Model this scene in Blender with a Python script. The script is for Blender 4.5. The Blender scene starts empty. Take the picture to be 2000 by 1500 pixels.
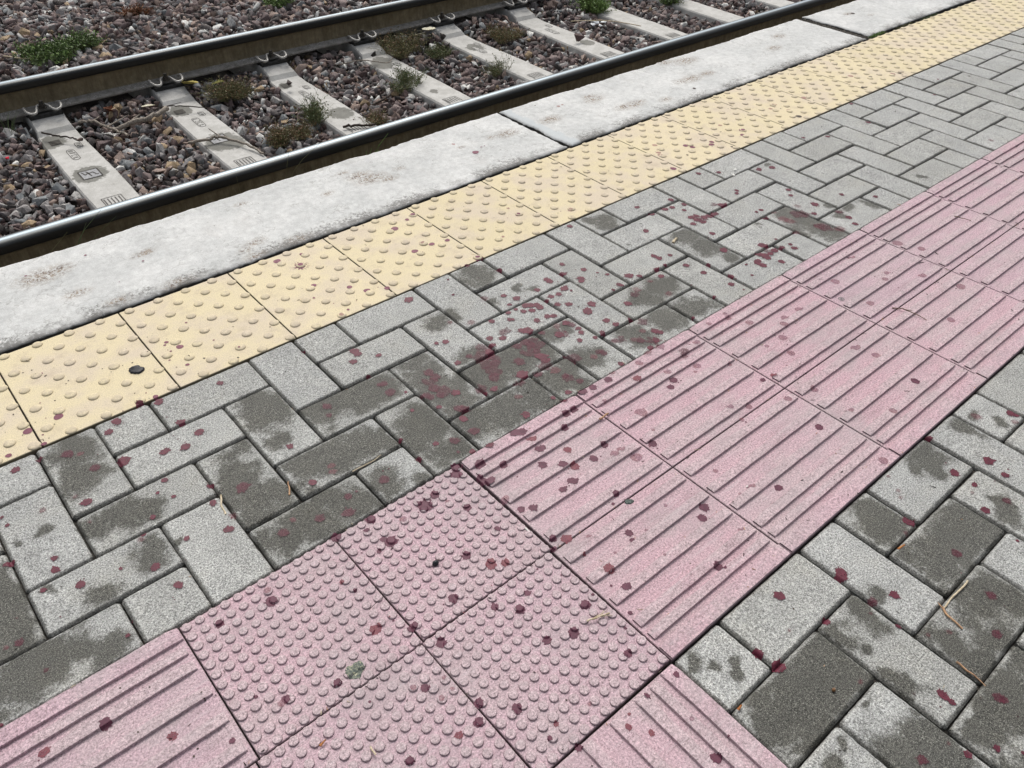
import bpy, bmesh, math, random
import numpy as np
from mathutils import Vector, Matrix, noise as mnoise

# ------------------------------------------------------------ camera, world, sun
S = bpy.context.scene
COL = S.collection
H = 1.2078
TH, RO, YA = 0.70488, 0.026775, 0.842941
Dv = np.array([math.cos(YA)*math.cos(TH), math.sin(YA)*math.cos(TH), -math.sin(TH)])
Rv = np.cross(Dv, [0, 0, 1]); Rv /= np.linalg.norm(Rv); Uv = np.cross(Rv, Dv)
_r = math.cos(RO)*Rv + math.sin(RO)*Uv
_u = -math.sin(RO)*Rv + math.cos(RO)*Uv
Rv, Uv = _r, _u
cd = bpy.data.cameras.new('camera'); cam = bpy.data.objects.new('camera', cd); COL.objects.link(cam)
cd.sensor_width = 36; cd.lens = 1571.23/2000*36; cd.clip_start = .02; cd.clip_end = 500
cam.matrix_world = Matrix(((Rv[0], Uv[0], -Dv[0], 0), (Rv[1], Uv[1], -Dv[1], 0), (Rv[2], Uv[2], -Dv[2], H), (0, 0, 0, 1)))
S.camera = cam
S.render.resolution_x = 1024; S.render.resolution_y = 768

SUN_EL, SUN_AZ = math.radians(52), math.radians(62)      # azimuth measured from +x to +y: light from the track side
W = bpy.data.worlds.new('World'); S.world = W; W.use_nodes = True
nt = W.node_tree; nt.nodes.clear()
sky = nt.nodes.new('ShaderNodeTexSky'); sky.sky_type = 'NISHITA'; sky.sun_disc = False
sky.sun_elevation = SUN_EL; sky.sun_rotation = math.pi/2 - SUN_AZ
sky.air_density = 1.0; sky.dust_density = 6.0; sky.ozone_density = 1.0
bg = nt.nodes.new('ShaderNodeBackground'); bg.inputs[1].default_value = 0.15
wo = nt.nodes.new('ShaderNodeOutputWorld')
hs = nt.nodes.new('ShaderNodeHueSaturation'); hs.inputs['Saturation'].default_value = .35
nt.links.new(sky.outputs[0], hs.inputs['Color']); nt.links.new(hs.outputs[0], bg.inputs[0]); nt.links.new(bg.outputs[0], wo.inputs[0])
sl = bpy.data.lights.new('sun', 'SUN'); sl.energy = 1.3; sl.angle = math.radians(22); sl.color = (1, .96, .9)
so = bpy.data.objects.new('sun', sl); COL.objects.link(so)
sd = Vector((math.cos(SUN_EL)*math.cos(SUN_AZ), math.cos(SUN_EL)*math.sin(SUN_AZ), math.sin(SUN_EL)))
so.rotation_euler = sd.to_track_quat('Z', 'Y').to_euler(); so.location = (2, 2, 6)
S.view_settings.view_transform = 'Standard'; S.view_settings.look = 'None'
S.view_settings.exposure = 0.0; S.view_settings.gamma = 1.0

DROPS="""0.9589,1.1711,0.0245,m 0.9423,1.1222,0.0187,m 1.0875,1.1391,0.0216,m 1.0489,1.0597,0.0158,m 1.1654,1.1298,0.0144,m 1.1215,1.0383,0.0144,m 0.9746,1.2100,0.0115,m 1.0587,1.2222,0.0130,m 1.2602,1.0171,0.0130,m 1.3615,1.0321,0.0130,m 1.3248,0.9645,0.0130,m 2.1742,1.1132,0.0216,m 2.1611,1.0130,0.0187,m 0.8092,1.1360,0.0173,m 0.8036,1.1874,0.0130,m 1.4412,1.1321,0.0115,m 1.3444,0.8821,0.0101,m 0.8781,1.0911,0.0115,m 2.0133,1.3181,0.0101,m 1.9027,1.2800,0.0115,m 1.9118,1.0407,0.0115,m 0.8032,1.0621,0.0101,m 1.0485,1.1236,0.0144,m 0.9584,1.0488,0.0101,m 1.0586,0.9905,0.0115,m 0.2240,2.2230,0.0031,n 0.3825,2.2310,0.0032,n 0.4941,2.1026,0.0029,n 0.4051,2.0392,0.0015,n 0.3960,1.7114,0.0045,n 0.3886,1.7030,0.0031,n 0.4137,1.6741,0.0073,n 0.3900,1.6708,0.0025,n 0.3738,1.6397,0.0022,n 0.4665,1.7581,0.0026,n 0.3992,1.5972,0.0041,n 0.4058,1.5490,0.0030,k 0.4395,1.5954,0.0025,k 0.4880,1.6477,0.0023,n 0.5217,1.5795,0.0025,n 0.5024,1.5471,0.0028,k 0.1281,1.7775,0.0027,n 0.0962,1.8066,0.0019,k 0.1144,1.8038,0.0019,k 0.1338,1.7640,0.0019,k 0.2815,1.6891,0.0016,k 0.3031,1.6850,0.0022,k 0.2411,1.7068,0.0016,k 0.1666,1.7122,0.0016,k 0.3459,1.6990,0.0019,k 0.3669,1.6642,0.0022,k 0.4282,1.4862,0.0067,n 0.7817,1.8763,0.0089,n 0.8528,1.8671,0.0053,n 0.8196,1.8133,0.0113,x 0.7993,1.7064,0.0066,n 0.8688,1.6399,0.0066,n 0.8958,1.5968,0.0078,n 0.9440,1.5720,0.0071,n 0.8102,1.5522,0.0036,n 0.7692,1.6544,0.0031,n 1.1391,1.8222,0.0101,n 1.1999,1.8449,0.0060,n 1.2301,1.8575,0.0068,n 1.1114,1.6807,0.0084,n 1.1724,1.6818,0.0075,n 1.2208,1.6709,0.0069,n 1.1533,1.7045,0.0068,f 1.2283,1.5344,0.0100,n 1.1795,1.5251,0.0066,n 0.7815,1.5427,0.0075,f 1.4860,1.7077,0.0046,f 1.3612,1.5848,0.0043,f 0.6197,1.6105,0.0020,k 0.6061,1.5716,0.0017,k 1.0931,1.4997,0.0035,n 1.0603,1.4342,0.0041,n 1.2334,1.4503,0.0082,n 0.9568,1.4896,0.0108,n 0.7281,1.3916,0.0099,n 0.7282,1.3774,0.0084,n 0.7045,1.3587,0.0081,n 0.7651,1.3421,0.0062,n 0.9007,1.2934,0.0058,n 0.9209,1.2836,0.0075,n 0.9304,1.2020,0.0074,n 0.8934,1.1994,0.0073,n 0.9779,1.3403,0.0060,f 1.0212,1.3087,0.0090,f 1.0640,1.2788,0.0075,n 1.0133,1.2250,0.0079,n 1.0393,1.2052,0.0085,n 1.0007,1.1999,0.0078,n 0.9791,1.1835,0.0100,n 0.9692,1.1691,0.0113,n 0.9630,1.1424,0.0112,n 0.9272,1.1041,0.0124,n 0.8206,1.2157,0.0110,n 0.8224,1.1930,0.0110,n 1.1646,1.3497,0.0078,n 1.1172,1.3750,0.0094,f 1.1217,1.2811,0.0076,n 1.1041,1.2555,0.0060,n 1.1495,1.3085,0.0056,n 0.6331,1.4692,0.0048,n 0.7028,1.2909,0.0055,n 0.7162,1.2472,0.0081,n 1.8061,1.4583,0.0078,n 1.8110,1.4027,0.0085,n 1.7185,1.3432,0.0089,n 1.5562,1.5045,0.0078,n 1.3909,1.3635,0.0073,n 1.4200,1.3059,0.0082,n 1.3609,1.3266,0.0085,n 1.3837,1.2791,0.0088,n 1.3738,1.2690,0.0074,n 1.4388,1.2704,0.0036,n 1.4541,1.2471,0.0056,n 1.4430,1.1903,0.0084,n 1.4113,1.1840,0.0048,n 1.3053,1.3341,0.0081,n 1.3056,1.3216,0.0087,n 1.2512,1.3134,0.0079,n 1.3119,1.2699,0.0102,n 1.2579,1.2650,0.0078,n 1.2812,1.2600,0.0079,n 1.3186,1.2510,0.0041,n 1.2364,1.2592,0.0059,n 1.2467,1.2282,0.0078,n 1.2703,1.2090,0.0087,n 1.3162,1.1718,0.0103,n 1.2857,1.1554,0.0120,n 1.2935,1.0959,0.0082,n 1.2998,1.0680,0.0078,n 1.4965,1.2046,0.0108,n 1.5178,1.1858,0.0072,n 1.6282,1.2297,0.0085,n 1.6307,1.2125,0.0085,n 1.6680,1.2040,0.0061,n 1.6175,1.1794,0.0050,n 1.5812,1.1785,0.0083,n 1.6649,1.1412,0.0081,n 1.6729,1.0851,0.0083,n 1.6836,0.9984,0.0078,n 1.7149,1.0226,0.0083,n 1.5635,1.1464,0.0089,n 1.5205,1.1481,0.0065,f 1.4613,1.1435,0.0096,f 1.5148,1.0765,0.0080,f 1.3942,1.1139,0.0091,n 1.3455,1.0595,0.0076,n 1.3328,1.0060,0.0075,f 1.3580,0.9855,0.0090,n 1.3628,0.9747,0.0081,n 1.2992,0.9820,0.0097,n 1.3310,0.9594,0.0080,n 1.2875,0.9949,0.0074,f 1.2465,1.0215,0.0073,f 1.2956,0.9469,0.0079,n 1.1942,0.9503,0.0071,n 1.1874,1.0167,0.0087,n 1.1923,1.0062,0.0086,n 1.1634,1.0104,0.0086,f 1.2207,1.0629,0.0059,n 1.2477,1.0649,0.0074,n 1.1835,1.0796,0.0067,n 1.2083,1.1004,0.0074,n 1.2150,1.1173,0.0066,n 1.1592,1.1280,0.0103,n 1.2066,1.1544,0.0090,n 1.2122,1.1392,0.0090,n 1.1794,1.1588,0.0090,f 1.1309,1.1634,0.0080,n 1.0983,1.1968,0.0104,n 1.1090,1.1895,0.0118,n 1.1092,1.2514,0.0054,n 1.1558,1.2078,0.0081,n 1.1887,1.2049,0.0082,n 1.2027,1.1957,0.0082,n 1.1774,1.2768,0.0093,n 1.1886,1.2692,0.0093,n 1.2015,1.2610,0.0093,n 1.2015,1.2460,0.0092,n 1.1758,1.2498,0.0083,n 1.1563,1.2604,0.0076,n 1.1465,1.2794,0.0052,n 1.1824,1.3183,0.0094,n 1.0707,1.1582,0.0116,n 1.0760,1.1405,0.0116,n 1.0458,1.1585,0.0101,n 1.0649,1.0909,0.0128,n 1.0621,1.0741,0.0099,n 1.0687,1.1136,0.0100,n 1.0112,1.1093,0.0113,n 0.9844,1.0694,0.0125,n 1.0123,1.0465,0.0097,n 1.0547,1.0302,0.0112,f 1.0604,1.0011,0.0069,n 1.0730,0.9667,0.0083,n 1.9273,1.4248,0.0084,n 1.8944,1.3912,0.0082,n 1.8673,1.3968,0.0093,n 1.9392,1.3793,0.0090,n 1.9097,1.3545,0.0067,n 1.8905,1.3103,0.0103,n 1.9094,1.3056,0.0092,n 1.8934,1.2874,0.0110,n 1.9217,1.2854,0.0103,n 1.8964,1.2698,0.0091,n 1.9423,1.2793,0.0111,n 1.8638,1.2807,0.0084,n 1.8618,1.2052,0.0082,n 1.9664,1.2809,0.0111,n 2.0292,1.3001,0.0113,n 2.0406,1.2964,0.0076,n 2.0797,1.2043,0.0052,n 2.1013,1.2030,0.0068,n 2.1324,1.3211,0.0070,n 1.8133,1.1244,0.0104,n 1.7128,1.1026,0.0074,n 1.7996,1.0345,0.0044,n 1.7660,0.9898,0.0043,n 1.8414,1.0254,0.0102,n 1.8313,1.0203,0.0085,n 1.8346,1.0028,0.0102,n 1.8763,1.0464,0.0104,n 1.8836,1.0316,0.0121,n 1.8806,1.0205,0.0103,n 1.9243,1.0723,0.0105,n 1.9317,1.0617,0.0081,n 2.0674,1.1640,0.0092,n 1.5985,0.9892,0.0048,n 1.4782,0.9625,0.0046,n 1.6883,0.9599,0.0029,n 1.4816,1.6570,0.0065,n 1.6294,1.5778,0.0074,f 1.3971,0.8874,0.0074,f 1.3148,0.9325,0.0082,f 1.2742,0.9361,0.0087,f 1.2258,0.9213,0.0071,f 1.3309,0.8291,0.0074,f 1.3107,0.8176,0.0034,f 1.2534,0.8566,0.0070,f 1.2463,0.8307,0.0078,n 1.1798,0.8852,0.0083,n 1.1240,0.9249,0.0077,n 1.1497,0.9372,0.0064,f 1.5679,0.8535,0.0076,f 1.5472,0.9028,0.0062,f 1.5510,0.9180,0.0046,f 1.4826,0.9158,0.0052,f 1.4106,0.6962,0.0056,n 1.3960,0.7822,0.0043,f 1.5273,0.7691,0.0044,f 2.2709,1.1187,0.0115,n 2.2138,1.0837,0.0083,n 2.2159,1.1462,0.0095,f 2.2626,1.2031,0.0070,n 2.3968,1.1000,0.0074,n 2.4720,1.0222,0.0078,n 2.2836,1.0387,0.0106,n 2.2779,1.0013,0.0093,n 2.2572,0.9665,0.0081,n 2.1206,1.1686,0.0075,f 1.9933,1.0198,0.0063,n 1.9847,1.0006,0.0088,n 1.9596,1.0254,0.0077,n 1.9296,1.0310,0.0104,n 1.9057,1.0274,0.0087,n 1.8937,0.9816,0.0085,n 1.9853,1.0659,0.0043,n 2.0662,1.0494,0.0108,f 2.1061,1.1228,0.0148,f 2.1115,1.1032,0.0147,f 2.1556,1.0274,0.0146,f 2.1913,0.9789,0.0146,f 1.9213,0.8244,0.0091,f 2.0323,0.7390,0.0067,f 2.2524,0.8232,0.0107,f 2.0746,0.7553,0.0067,f 2.2784,0.7602,0.0089,f 1.9014,0.7052,0.0080,f 2.1328,0.6829,0.0084,f 1.5503,0.7140,0.0073,f 1.5884,0.7647,0.0084,f 1.7252,0.8100,0.0079,f 1.6328,0.7937,0.0076,f 1.6641,0.8115,0.0077,f 1.6901,0.6230,0.0089,f 1.7064,0.5767,0.0073,f 1.6889,0.4633,0.0079,n 1.9976,0.5297,0.0078,f 2.1718,0.5893,0.0100,f 1.4433,0.6906,0.0056,n 2.0656,0.8628,0.0069,f 2.1041,2.2698,0.0032,k 2.1710,2.2082,0.0069,f 2.1940,2.2100,0.0046,f 2.7476,2.0053,0.0074,k 2.2030,1.7373,0.0081,f 2.1666,1.6870,0.0080,f 2.1550,1.6708,0.0079,f 2.2883,1.6663,0.0086,n 2.2982,1.6421,0.0081,n 2.3882,1.6271,0.0082,n 2.3697,1.6136,0.0090,n 2.2319,1.6104,0.0046,k 2.4143,1.5552,0.0056,k 2.5621,1.6241,0.0098,n 2.5286,1.5960,0.0080,n 2.5335,1.7034,0.0068,f 2.1095,1.5702,0.0097,n 2.1486,1.4924,0.0081,n 2.3371,1.3821,0.0102,n 2.2115,1.4562,0.0081,n 2.1486,1.3334,0.0070,n 1.6365,2.1824,0.0058,f 1.6556,2.0815,0.0107,n 1.6985,2.1025,0.0029,n 1.7134,2.1030,0.0025,n 2.8708,1.7000,0.0096,f 2.8248,1.6825,0.0071,f 2.8705,1.6307,0.0071,f 3.0305,1.6672,0.0107,f 3.5043,1.8176,0.0081,k 3.4115,1.6872,0.0104,f 3.4742,1.6295,0.0078,k 3.5857,1.5873,0.0095,f 3.6175,1.5749,0.0090,k 3.3294,1.5800,0.0086,k 3.7500,1.8806,0.0073,k 2.8475,1.5679,0.0116,k 4.5823,1.7985,0.0057,k 4.7644,1.6900,0.0051,k 2.7683,1.3898,0.0076,n 3.0145,1.3675,0.0083,n 3.1281,1.5112,0.0073,n 2.6861,1.4396,0.0066,n 3.2217,0.9892,0.0090,f 3.4947,1.3498,0.0050,n 2.2913,1.2317,0.0079,n 3.8316,1.3659,0.0053,k 3.6742,1.4282,0.0047,n 2.3846,1.3635,0.0103,n 4.2452,2.1854,0.0114,k 0.1099,1.6025,0.0088,n 0.0452,1.5960,0.0084,n -0.0067,1.5450,0.0055,n 0.2598,1.5318,0.0075,n 0.2967,1.5337,0.0057,n 0.0597,1.5349,0.0049,n 0.0661,1.5645,0.0020,n 0.2008,1.5082,0.0096,n 0.1757,1.4859,0.0082,n 0.2952,1.5109,0.0091,n 0.3048,1.4184,0.0083,n 0.3228,1.3637,0.0092,n 0.2822,1.3404,0.0090,n 0.2435,1.3543,0.0090,n 0.1679,1.3818,0.0125,n 0.0871,1.4724,0.0101,n 0.1071,1.4568,0.0060,f 0.1160,1.3979,0.0094,n 0.0717,1.3146,0.0090,n 0.0594,1.3428,0.0045,f -0.0081,1.4946,0.0075,n 0.0379,1.4963,0.0052,n 0.2105,1.2758,0.0058,n 0.1863,1.2519,0.0037,n 0.2065,1.2229,0.0041,n 0.0001,1.3475,0.0056,f -0.0646,1.3785,0.0033,n -0.0621,1.3521,0.0037,n -0.0195,1.2178,0.0053,n -0.0265,1.1905,0.0073,n -0.0845,1.2572,0.0073,n 0.1550,1.1981,0.0049,n 0.1248,1.1687,0.0044,n 0.1165,1.1599,0.0054,f 0.1126,1.0817,0.0080,n 0.1825,1.1069,0.0052,n 0.2517,1.0779,0.0082,n 0.2581,1.1578,0.0068,n 0.2743,1.2041,0.0063,n 0.2741,1.1053,0.0067,f 0.3215,1.1605,0.0122,n 0.0636,1.1171,0.0031,n 0.0590,1.2636,0.0033,f 0.0374,1.6701,0.0020,k 0.1212,1.6611,0.0018,k 0.5743,1.2612,0.0086,n 0.5624,1.2330,0.0057,n 0.7069,1.2490,0.0067,n 0.7111,1.2136,0.0110,n 0.7381,1.1915,0.0037,n 0.7686,1.1521,0.0093,n 0.7714,1.1412,0.0080,n 0.7956,1.1617,0.0121,n 0.7922,1.1327,0.0088,n 0.8245,1.1177,0.0094,n 0.7658,1.1022,0.0058,n 0.7595,1.1567,0.0053,n 0.9009,1.0724,0.0081,n 0.8750,1.0733,0.0048,n 0.7957,1.0710,0.0092,n 0.8054,1.0603,0.0092,n 0.7838,1.0373,0.0085,n 0.7782,0.9920,0.0102,n 0.7134,1.1316,0.0047,n 0.7271,0.9958,0.0095,n 0.6908,1.0132,0.0060,n 0.6400,1.0702,0.0045,n 0.6361,0.9996,0.0061,n 0.7122,0.9633,0.0035,n 0.4507,1.2039,0.0067,n 0.4869,1.0968,0.0072,f 0.4804,1.0811,0.0072,f 0.4343,1.0806,0.0071,n 0.5487,0.9971,0.0095,n 0.4694,1.0050,0.0070,n 0.4893,1.0060,0.0030,n 0.4474,0.9697,0.0102,n 0.3983,0.9918,0.0083,n 0.3572,1.0219,0.0056,f 0.3279,1.0057,0.0086,n 0.3974,0.9320,0.0088,n 0.6821,0.9330,0.0085,n 0.6699,0.9151,0.0096,n 0.7362,0.9460,0.0062,n 0.7739,0.9346,0.0082,n 0.7251,0.9045,0.0093,n 0.7612,0.8733,0.0068,n 0.7029,0.8626,0.0083,n 0.7108,0.8560,0.0083,n 0.7004,0.8761,0.0060,n 0.6027,0.8988,0.0077,n 0.5714,0.8880,0.0115,n 0.6329,0.8305,0.0067,n 0.7017,0.7992,0.0065,f 0.4710,0.9272,0.0084,n 0.4500,0.9081,0.0049,n 0.4707,0.8572,0.0099,n 0.4631,0.8714,0.0051,n 0.4412,0.8527,0.0037,n 0.5192,0.8872,0.0057,f 0.6121,0.8692,0.0032,f 0.5592,0.7410,0.0067,n 0.5818,0.6978,0.0086,n 0.6035,0.6834,0.0065,n 0.6435,0.7532,0.0054,n 0.9251,1.0151,0.0080,f 0.9829,0.9619,0.0054,n 0.8988,0.9589,0.0091,n 1.0238,0.9542,0.0068,n 1.0482,0.9330,0.0087,n 1.0760,0.9276,0.0076,n 0.9945,0.9383,0.0067,n 0.9930,0.9033,0.0074,n 0.9700,0.9042,0.0073,n 0.8568,0.8928,0.0083,n 0.8390,0.9289,0.0089,n 0.8521,0.9208,0.0089,n 0.8499,0.8595,0.0095,n 0.8953,0.8220,0.0070,n 0.9359,0.8725,0.0069,n 0.8250,0.8234,0.0076,n 0.8548,0.7949,0.0073,n 0.8730,0.7775,0.0081,n 0.9196,0.7686,0.0074,n 0.9652,0.7817,0.0063,n 0.8400,0.7491,0.0091,n 0.8072,0.7447,0.0073,n 0.7113,0.7612,0.0062,n 0.7303,0.7475,0.0076,n 0.9914,0.7142,0.0092,f 1.0488,0.7188,0.0076,n 1.1000,0.8005,0.0106,f 1.2221,0.8178,0.0069,n 1.0637,0.8786,0.0040,f 1.2693,0.6845,0.0059,f 1.3073,0.6599,0.0062,f 1.2593,0.6434,0.0045,f 1.0893,0.5821,0.0042,f 1.1101,0.5071,0.0051,f 0.7292,0.6518,0.0085,n 0.7086,0.6670,0.0056,n 0.6941,0.6497,0.0049,n 0.8821,0.6692,0.0057,n 0.8606,0.6557,0.0030,n 0.8311,0.5851,0.0065,n 0.8229,0.5699,0.0040,n 0.9925,0.5341,0.0077,n 0.9685,0.5188,0.0072,n 0.9376,0.5861,0.0030,f 0.7388,0.5501,0.0082,n 0.8991,0.4256,0.0072,n 0.9038,0.4161,0.0033,n 0.7286,0.6029,0.0026,n 0.8612,0.5681,0.0027,f 0.7651,0.6279,0.0038,f 0.7762,0.5697,0.0022,f 1.0009,0.4519,0.0039,f 0.8404,0.5048,0.0024,f 0.9825,0.7500,0.0063,f 0.9623,0.7495,0.0075,f 1.0760,0.5107,0.0024,f 1.0766,0.7435,0.0031,f 1.3931,0.6166,0.0068,f 1.4746,0.5990,0.0069,f 1.3726,0.5191,0.0074,n 1.1505,0.4705,0.0068,n 1.4721,0.5039,0.0054,f 1.5428,0.4402,0.0067,f 1.3815,0.3714,0.0075,f 1.5268,0.3449,0.0065,n 1.6788,0.3118,0.0094,f 1.7498,0.2672,0.0082,n 1.7545,0.2578,0.0081,n 1.7273,0.2473,0.0067,f 1.4708,0.2593,0.0087,n 1.5597,0.2290,0.0101,n 1.5460,0.1877,0.0070,n 1.4721,0.2163,0.0061,n 1.4794,0.1540,0.0075,n 1.2741,0.2536,0.0105,n 1.2704,0.1560,0.0085,n 1.3326,0.3092,0.0041,f 1.3189,0.2960,0.0036,f 1.4209,0.1699,0.0083,n 1.4471,0.2098,0.0036,f 1.0630,0.2721,0.0087,n 1.2423,0.2429,0.0046,f 1.3535,0.3423,0.0037,f 1.3894,0.0943,0.0030,n -0.0034,1.1276,0.0078,n -0.0568,1.1571,0.0047,n 0.1278,1.0169,0.0074,n -0.1196,1.0768,0.0067,n -0.1383,1.0802,0.0038,f 0.0222,0.9751,0.0035,n 0.0380,0.9994,0.0014,n -0.1016,0.9959,0.0036,n -0.0611,0.8437,0.0071,n -0.1456,0.8567,0.0067,n 0.0085,0.7615,0.0060,n 0.0742,0.6970,0.0039,n 0.1488,0.8969,0.0058,n 0.0294,0.7190,0.0014,k 0.0201,0.7118,0.0016,k -0.1825,0.9454,0.0027,n -0.1090,1.1284,0.0020,f 0.0719,0.7970,0.0013,k 0.2372,0.8821,0.0086,n 0.3520,0.8378,0.0036,n 0.3607,0.8072,0.0029,n 0.4835,0.6831,0.0075,n 0.5287,0.6230,0.0058,n 0.3454,0.7187,0.0080,n 0.3980,0.6827,0.0060,n 0.3904,0.6794,0.0050,n 0.4153,0.6267,0.0073,n 0.2451,0.6755,0.0053,n 0.1683,0.7041,0.0057,n 0.1594,0.7020,0.0046,f 0.3473,0.5789,0.0058,n 0.3961,0.5032,0.0065,n 0.3763,0.4793,0.0064,n 0.3406,0.4827,0.0054,n 0.2609,0.4985,0.0051,n 0.1343,0.7383,0.0024,n 0.2424,0.9061,0.0052,f 0.3323,0.5902,0.0038,f 0.3805,0.5727,0.0029,f 0.3563,0.5473,0.0037,f 0.3787,0.5483,0.0028,f 0.2662,0.6148,0.0018,n 0.7351,0.5035,0.0074,n 0.5917,0.6082,0.0050,n 0.6539,0.5241,0.0077,n 0.5591,0.5908,0.0068,n 0.5982,0.4972,0.0080,n 0.5548,0.5160,0.0060,n 0.6409,0.4110,0.0059,n 0.7020,0.4628,0.0033,n 0.6771,0.5298,0.0023,n 0.7177,0.5234,0.0019,n 0.6736,0.4475,0.0022,n 0.4367,0.4574,0.0067,n 0.4669,0.4000,0.0035,n 0.6713,0.3327,0.0042,n 0.6090,0.3395,0.0043,n 0.5698,0.2949,0.0042,n 0.5481,0.3230,0.0049,n 0.5656,0.3379,0.0020,n 0.6136,0.2057,0.0071,n 0.4680,0.3514,0.0050,n 0.5298,0.3901,0.0028,f 0.6323,0.2682,0.0028,f 0.4433,0.3890,0.0031,n 0.5063,0.4183,0.0015,k 0.8080,0.2707,0.0079,n 0.9321,0.3149,0.0087,n 1.0545,0.2663,0.0087,n 1.0518,0.2008,0.0074,n 1.0940,0.1831,0.0075,n 0.9519,0.2318,0.0062,n 1.2269,0.0702,0.0082,n 1.1563,0.0277,0.0078,n 1.0414,0.1459,0.0052,n 0.8146,0.2346,0.0098,n 0.9778,0.0357,0.0067,n 0.9762,0.0285,0.0057,n 0.9768,0.0181,0.0048,n 1.0414,-0.0277,0.0077,n 1.0444,-0.0346,0.0067,n 0.8945,0.1319,0.0035,f 0.8529,0.0024,0.0068,n 0.9565,-0.0633,0.0051,n 0.9137,-0.0387,0.0054,n 1.0625,0.1031,0.0031,f 1.0967,0.0826,0.0041,f 0.8859,0.2625,0.0031,f 0.9283,0.2829,0.0019,k 1.0254,0.1904,0.0025,f 0.9074,-0.0115,0.0024,f 0.9805,-0.0926,0.0027,n"""
DAMP="""0.097,1.479,0.050 0.088,1.392,0.050 0.096,1.539,0.030 -0.093,1.193,0.060 -0.118,1.119,0.060 -0.119,1.070,0.040 -0.115,1.030,0.060 -0.052,1.002,0.030 -0.084,1.053,0.040 0.127,1.126,0.030 0.111,1.109,0.030 0.015,1.074,0.030 -0.044,1.158,0.015 0.116,1.247,0.040 0.058,1.246,0.030 0.158,1.229,0.030 0.332,1.190,0.040 0.330,1.120,0.050 0.304,1.177,0.040 0.313,1.067,0.040 0.467,1.339,0.060 0.437,1.237,0.030 0.465,1.384,0.040 0.505,1.122,0.060 0.457,1.143,0.050 0.571,1.107,0.050 0.613,1.093,0.040 0.634,1.269,0.060 0.554,1.267,0.050 0.697,1.240,0.050 0.381,1.010,0.050 0.462,0.994,0.040 0.327,0.991,0.040 0.431,1.037,0.040 0.535,0.986,0.040 0.611,0.960,0.018 0.512,0.970,0.030 0.681,1.057,0.050 0.703,0.978,0.040 0.725,1.062,0.040 0.729,0.976,0.030 0.811,1.279,0.040 0.796,1.158,0.050 0.809,1.079,0.040 0.811,1.218,0.040 1.007,1.132,0.070 0.922,1.126,0.060 1.095,1.138,0.060 0.940,1.187,0.040 0.874,1.004,0.060 0.957,1.003,0.050 0.794,1.005,0.040 1.045,1.002,0.050 1.012,1.029,0.040 1.064,0.962,0.030 1.133,1.161,0.035 1.150,1.015,0.040 1.184,1.013,0.020 1.198,1.136,0.020 0.951,1.366,0.030 1.001,1.368,0.020 1.171,1.463,0.045 1.171,1.497,0.030 1.425,1.010,0.050 1.308,0.992,0.040 1.294,1.031,0.030 1.474,0.999,0.030 1.523,1.113,0.045 1.454,1.106,0.040 1.555,1.104,0.030 1.518,0.993,0.040 1.497,1.010,0.030 1.661,1.473,0.030 1.631,1.497,0.020 1.657,1.436,0.030 1.794,1.172,0.050 1.793,1.249,0.050 1.806,1.089,0.030 2.165,1.070,0.060 2.157,1.139,0.050 2.160,0.994,0.050 2.154,1.100,0.040 2.425,1.013,0.035 2.270,1.028,0.025 2.341,1.036,0.025 1.120,1.346,0.020 1.220,1.359,0.015 2.399,1.390,0.015 2.733,1.001,0.016 2.305,1.087,0.020 0.848,0.174,0.070 0.767,0.163,0.060 0.884,0.144,0.060 0.777,0.133,0.050 0.907,0.197,0.050 0.832,0.130,0.040 1.297,0.167,0.070 1.370,0.172,0.060 1.221,0.168,0.050 1.343,0.129,0.040 1.242,0.295,0.040 1.249,0.256,0.030 1.203,0.294,0.030 1.242,0.329,0.030 1.202,0.262,0.030 1.467,0.318,0.045 1.415,0.313,0.020 1.448,0.285,0.020 1.637,0.311,0.035 1.640,0.266,0.012 1.676,0.318,0.012 1.700,0.259,0.015 1.027,0.201,0.035 0.946,0.202,0.022 0.947,0.163,0.012 0.946,0.080,0.020 0.924,0.041,0.020 0.942,0.095,0.015 1.227,0.075,0.050 1.252,0.040,0.040 1.080,0.077,0.022 1.079,0.059,0.022 1.148,0.020,0.035 1.073,0.021,0.040 1.031,-0.049,0.040 0.998,-0.031,0.040 0.954,-0.027,0.030 1.069,-0.024,0.040 0.888,-0.003,0.050 0.879,0.026,0.025 0.824,0.021,0.045 0.922,-0.010,0.025 0.713,0.335,0.015 0.764,0.355,0.014 0.758,0.285,0.010 0.672,0.190,0.030 0.724,0.301,0.010 1.445,0.135,0.030 1.471,0.157,0.020 1.063,0.212,0.020 0.798,0.193,0.040 0.734,0.169,0.040 0.786,0.093,0.014 0.871,0.109,0.008 -0.063,1.300,0.010 -0.008,1.301,0.010 1.252,1.333,0.012 0.464,0.958,0.030 0.816,1.051,0.040 1.065,-0.009,0.030 0.740,0.082,0.020 0.161,1.113,0.010 2.013,1.151,0.008 1.617,1.314,0.006 -0.160,1.010,0.030 -0.129,0.984,0.030"""
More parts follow.
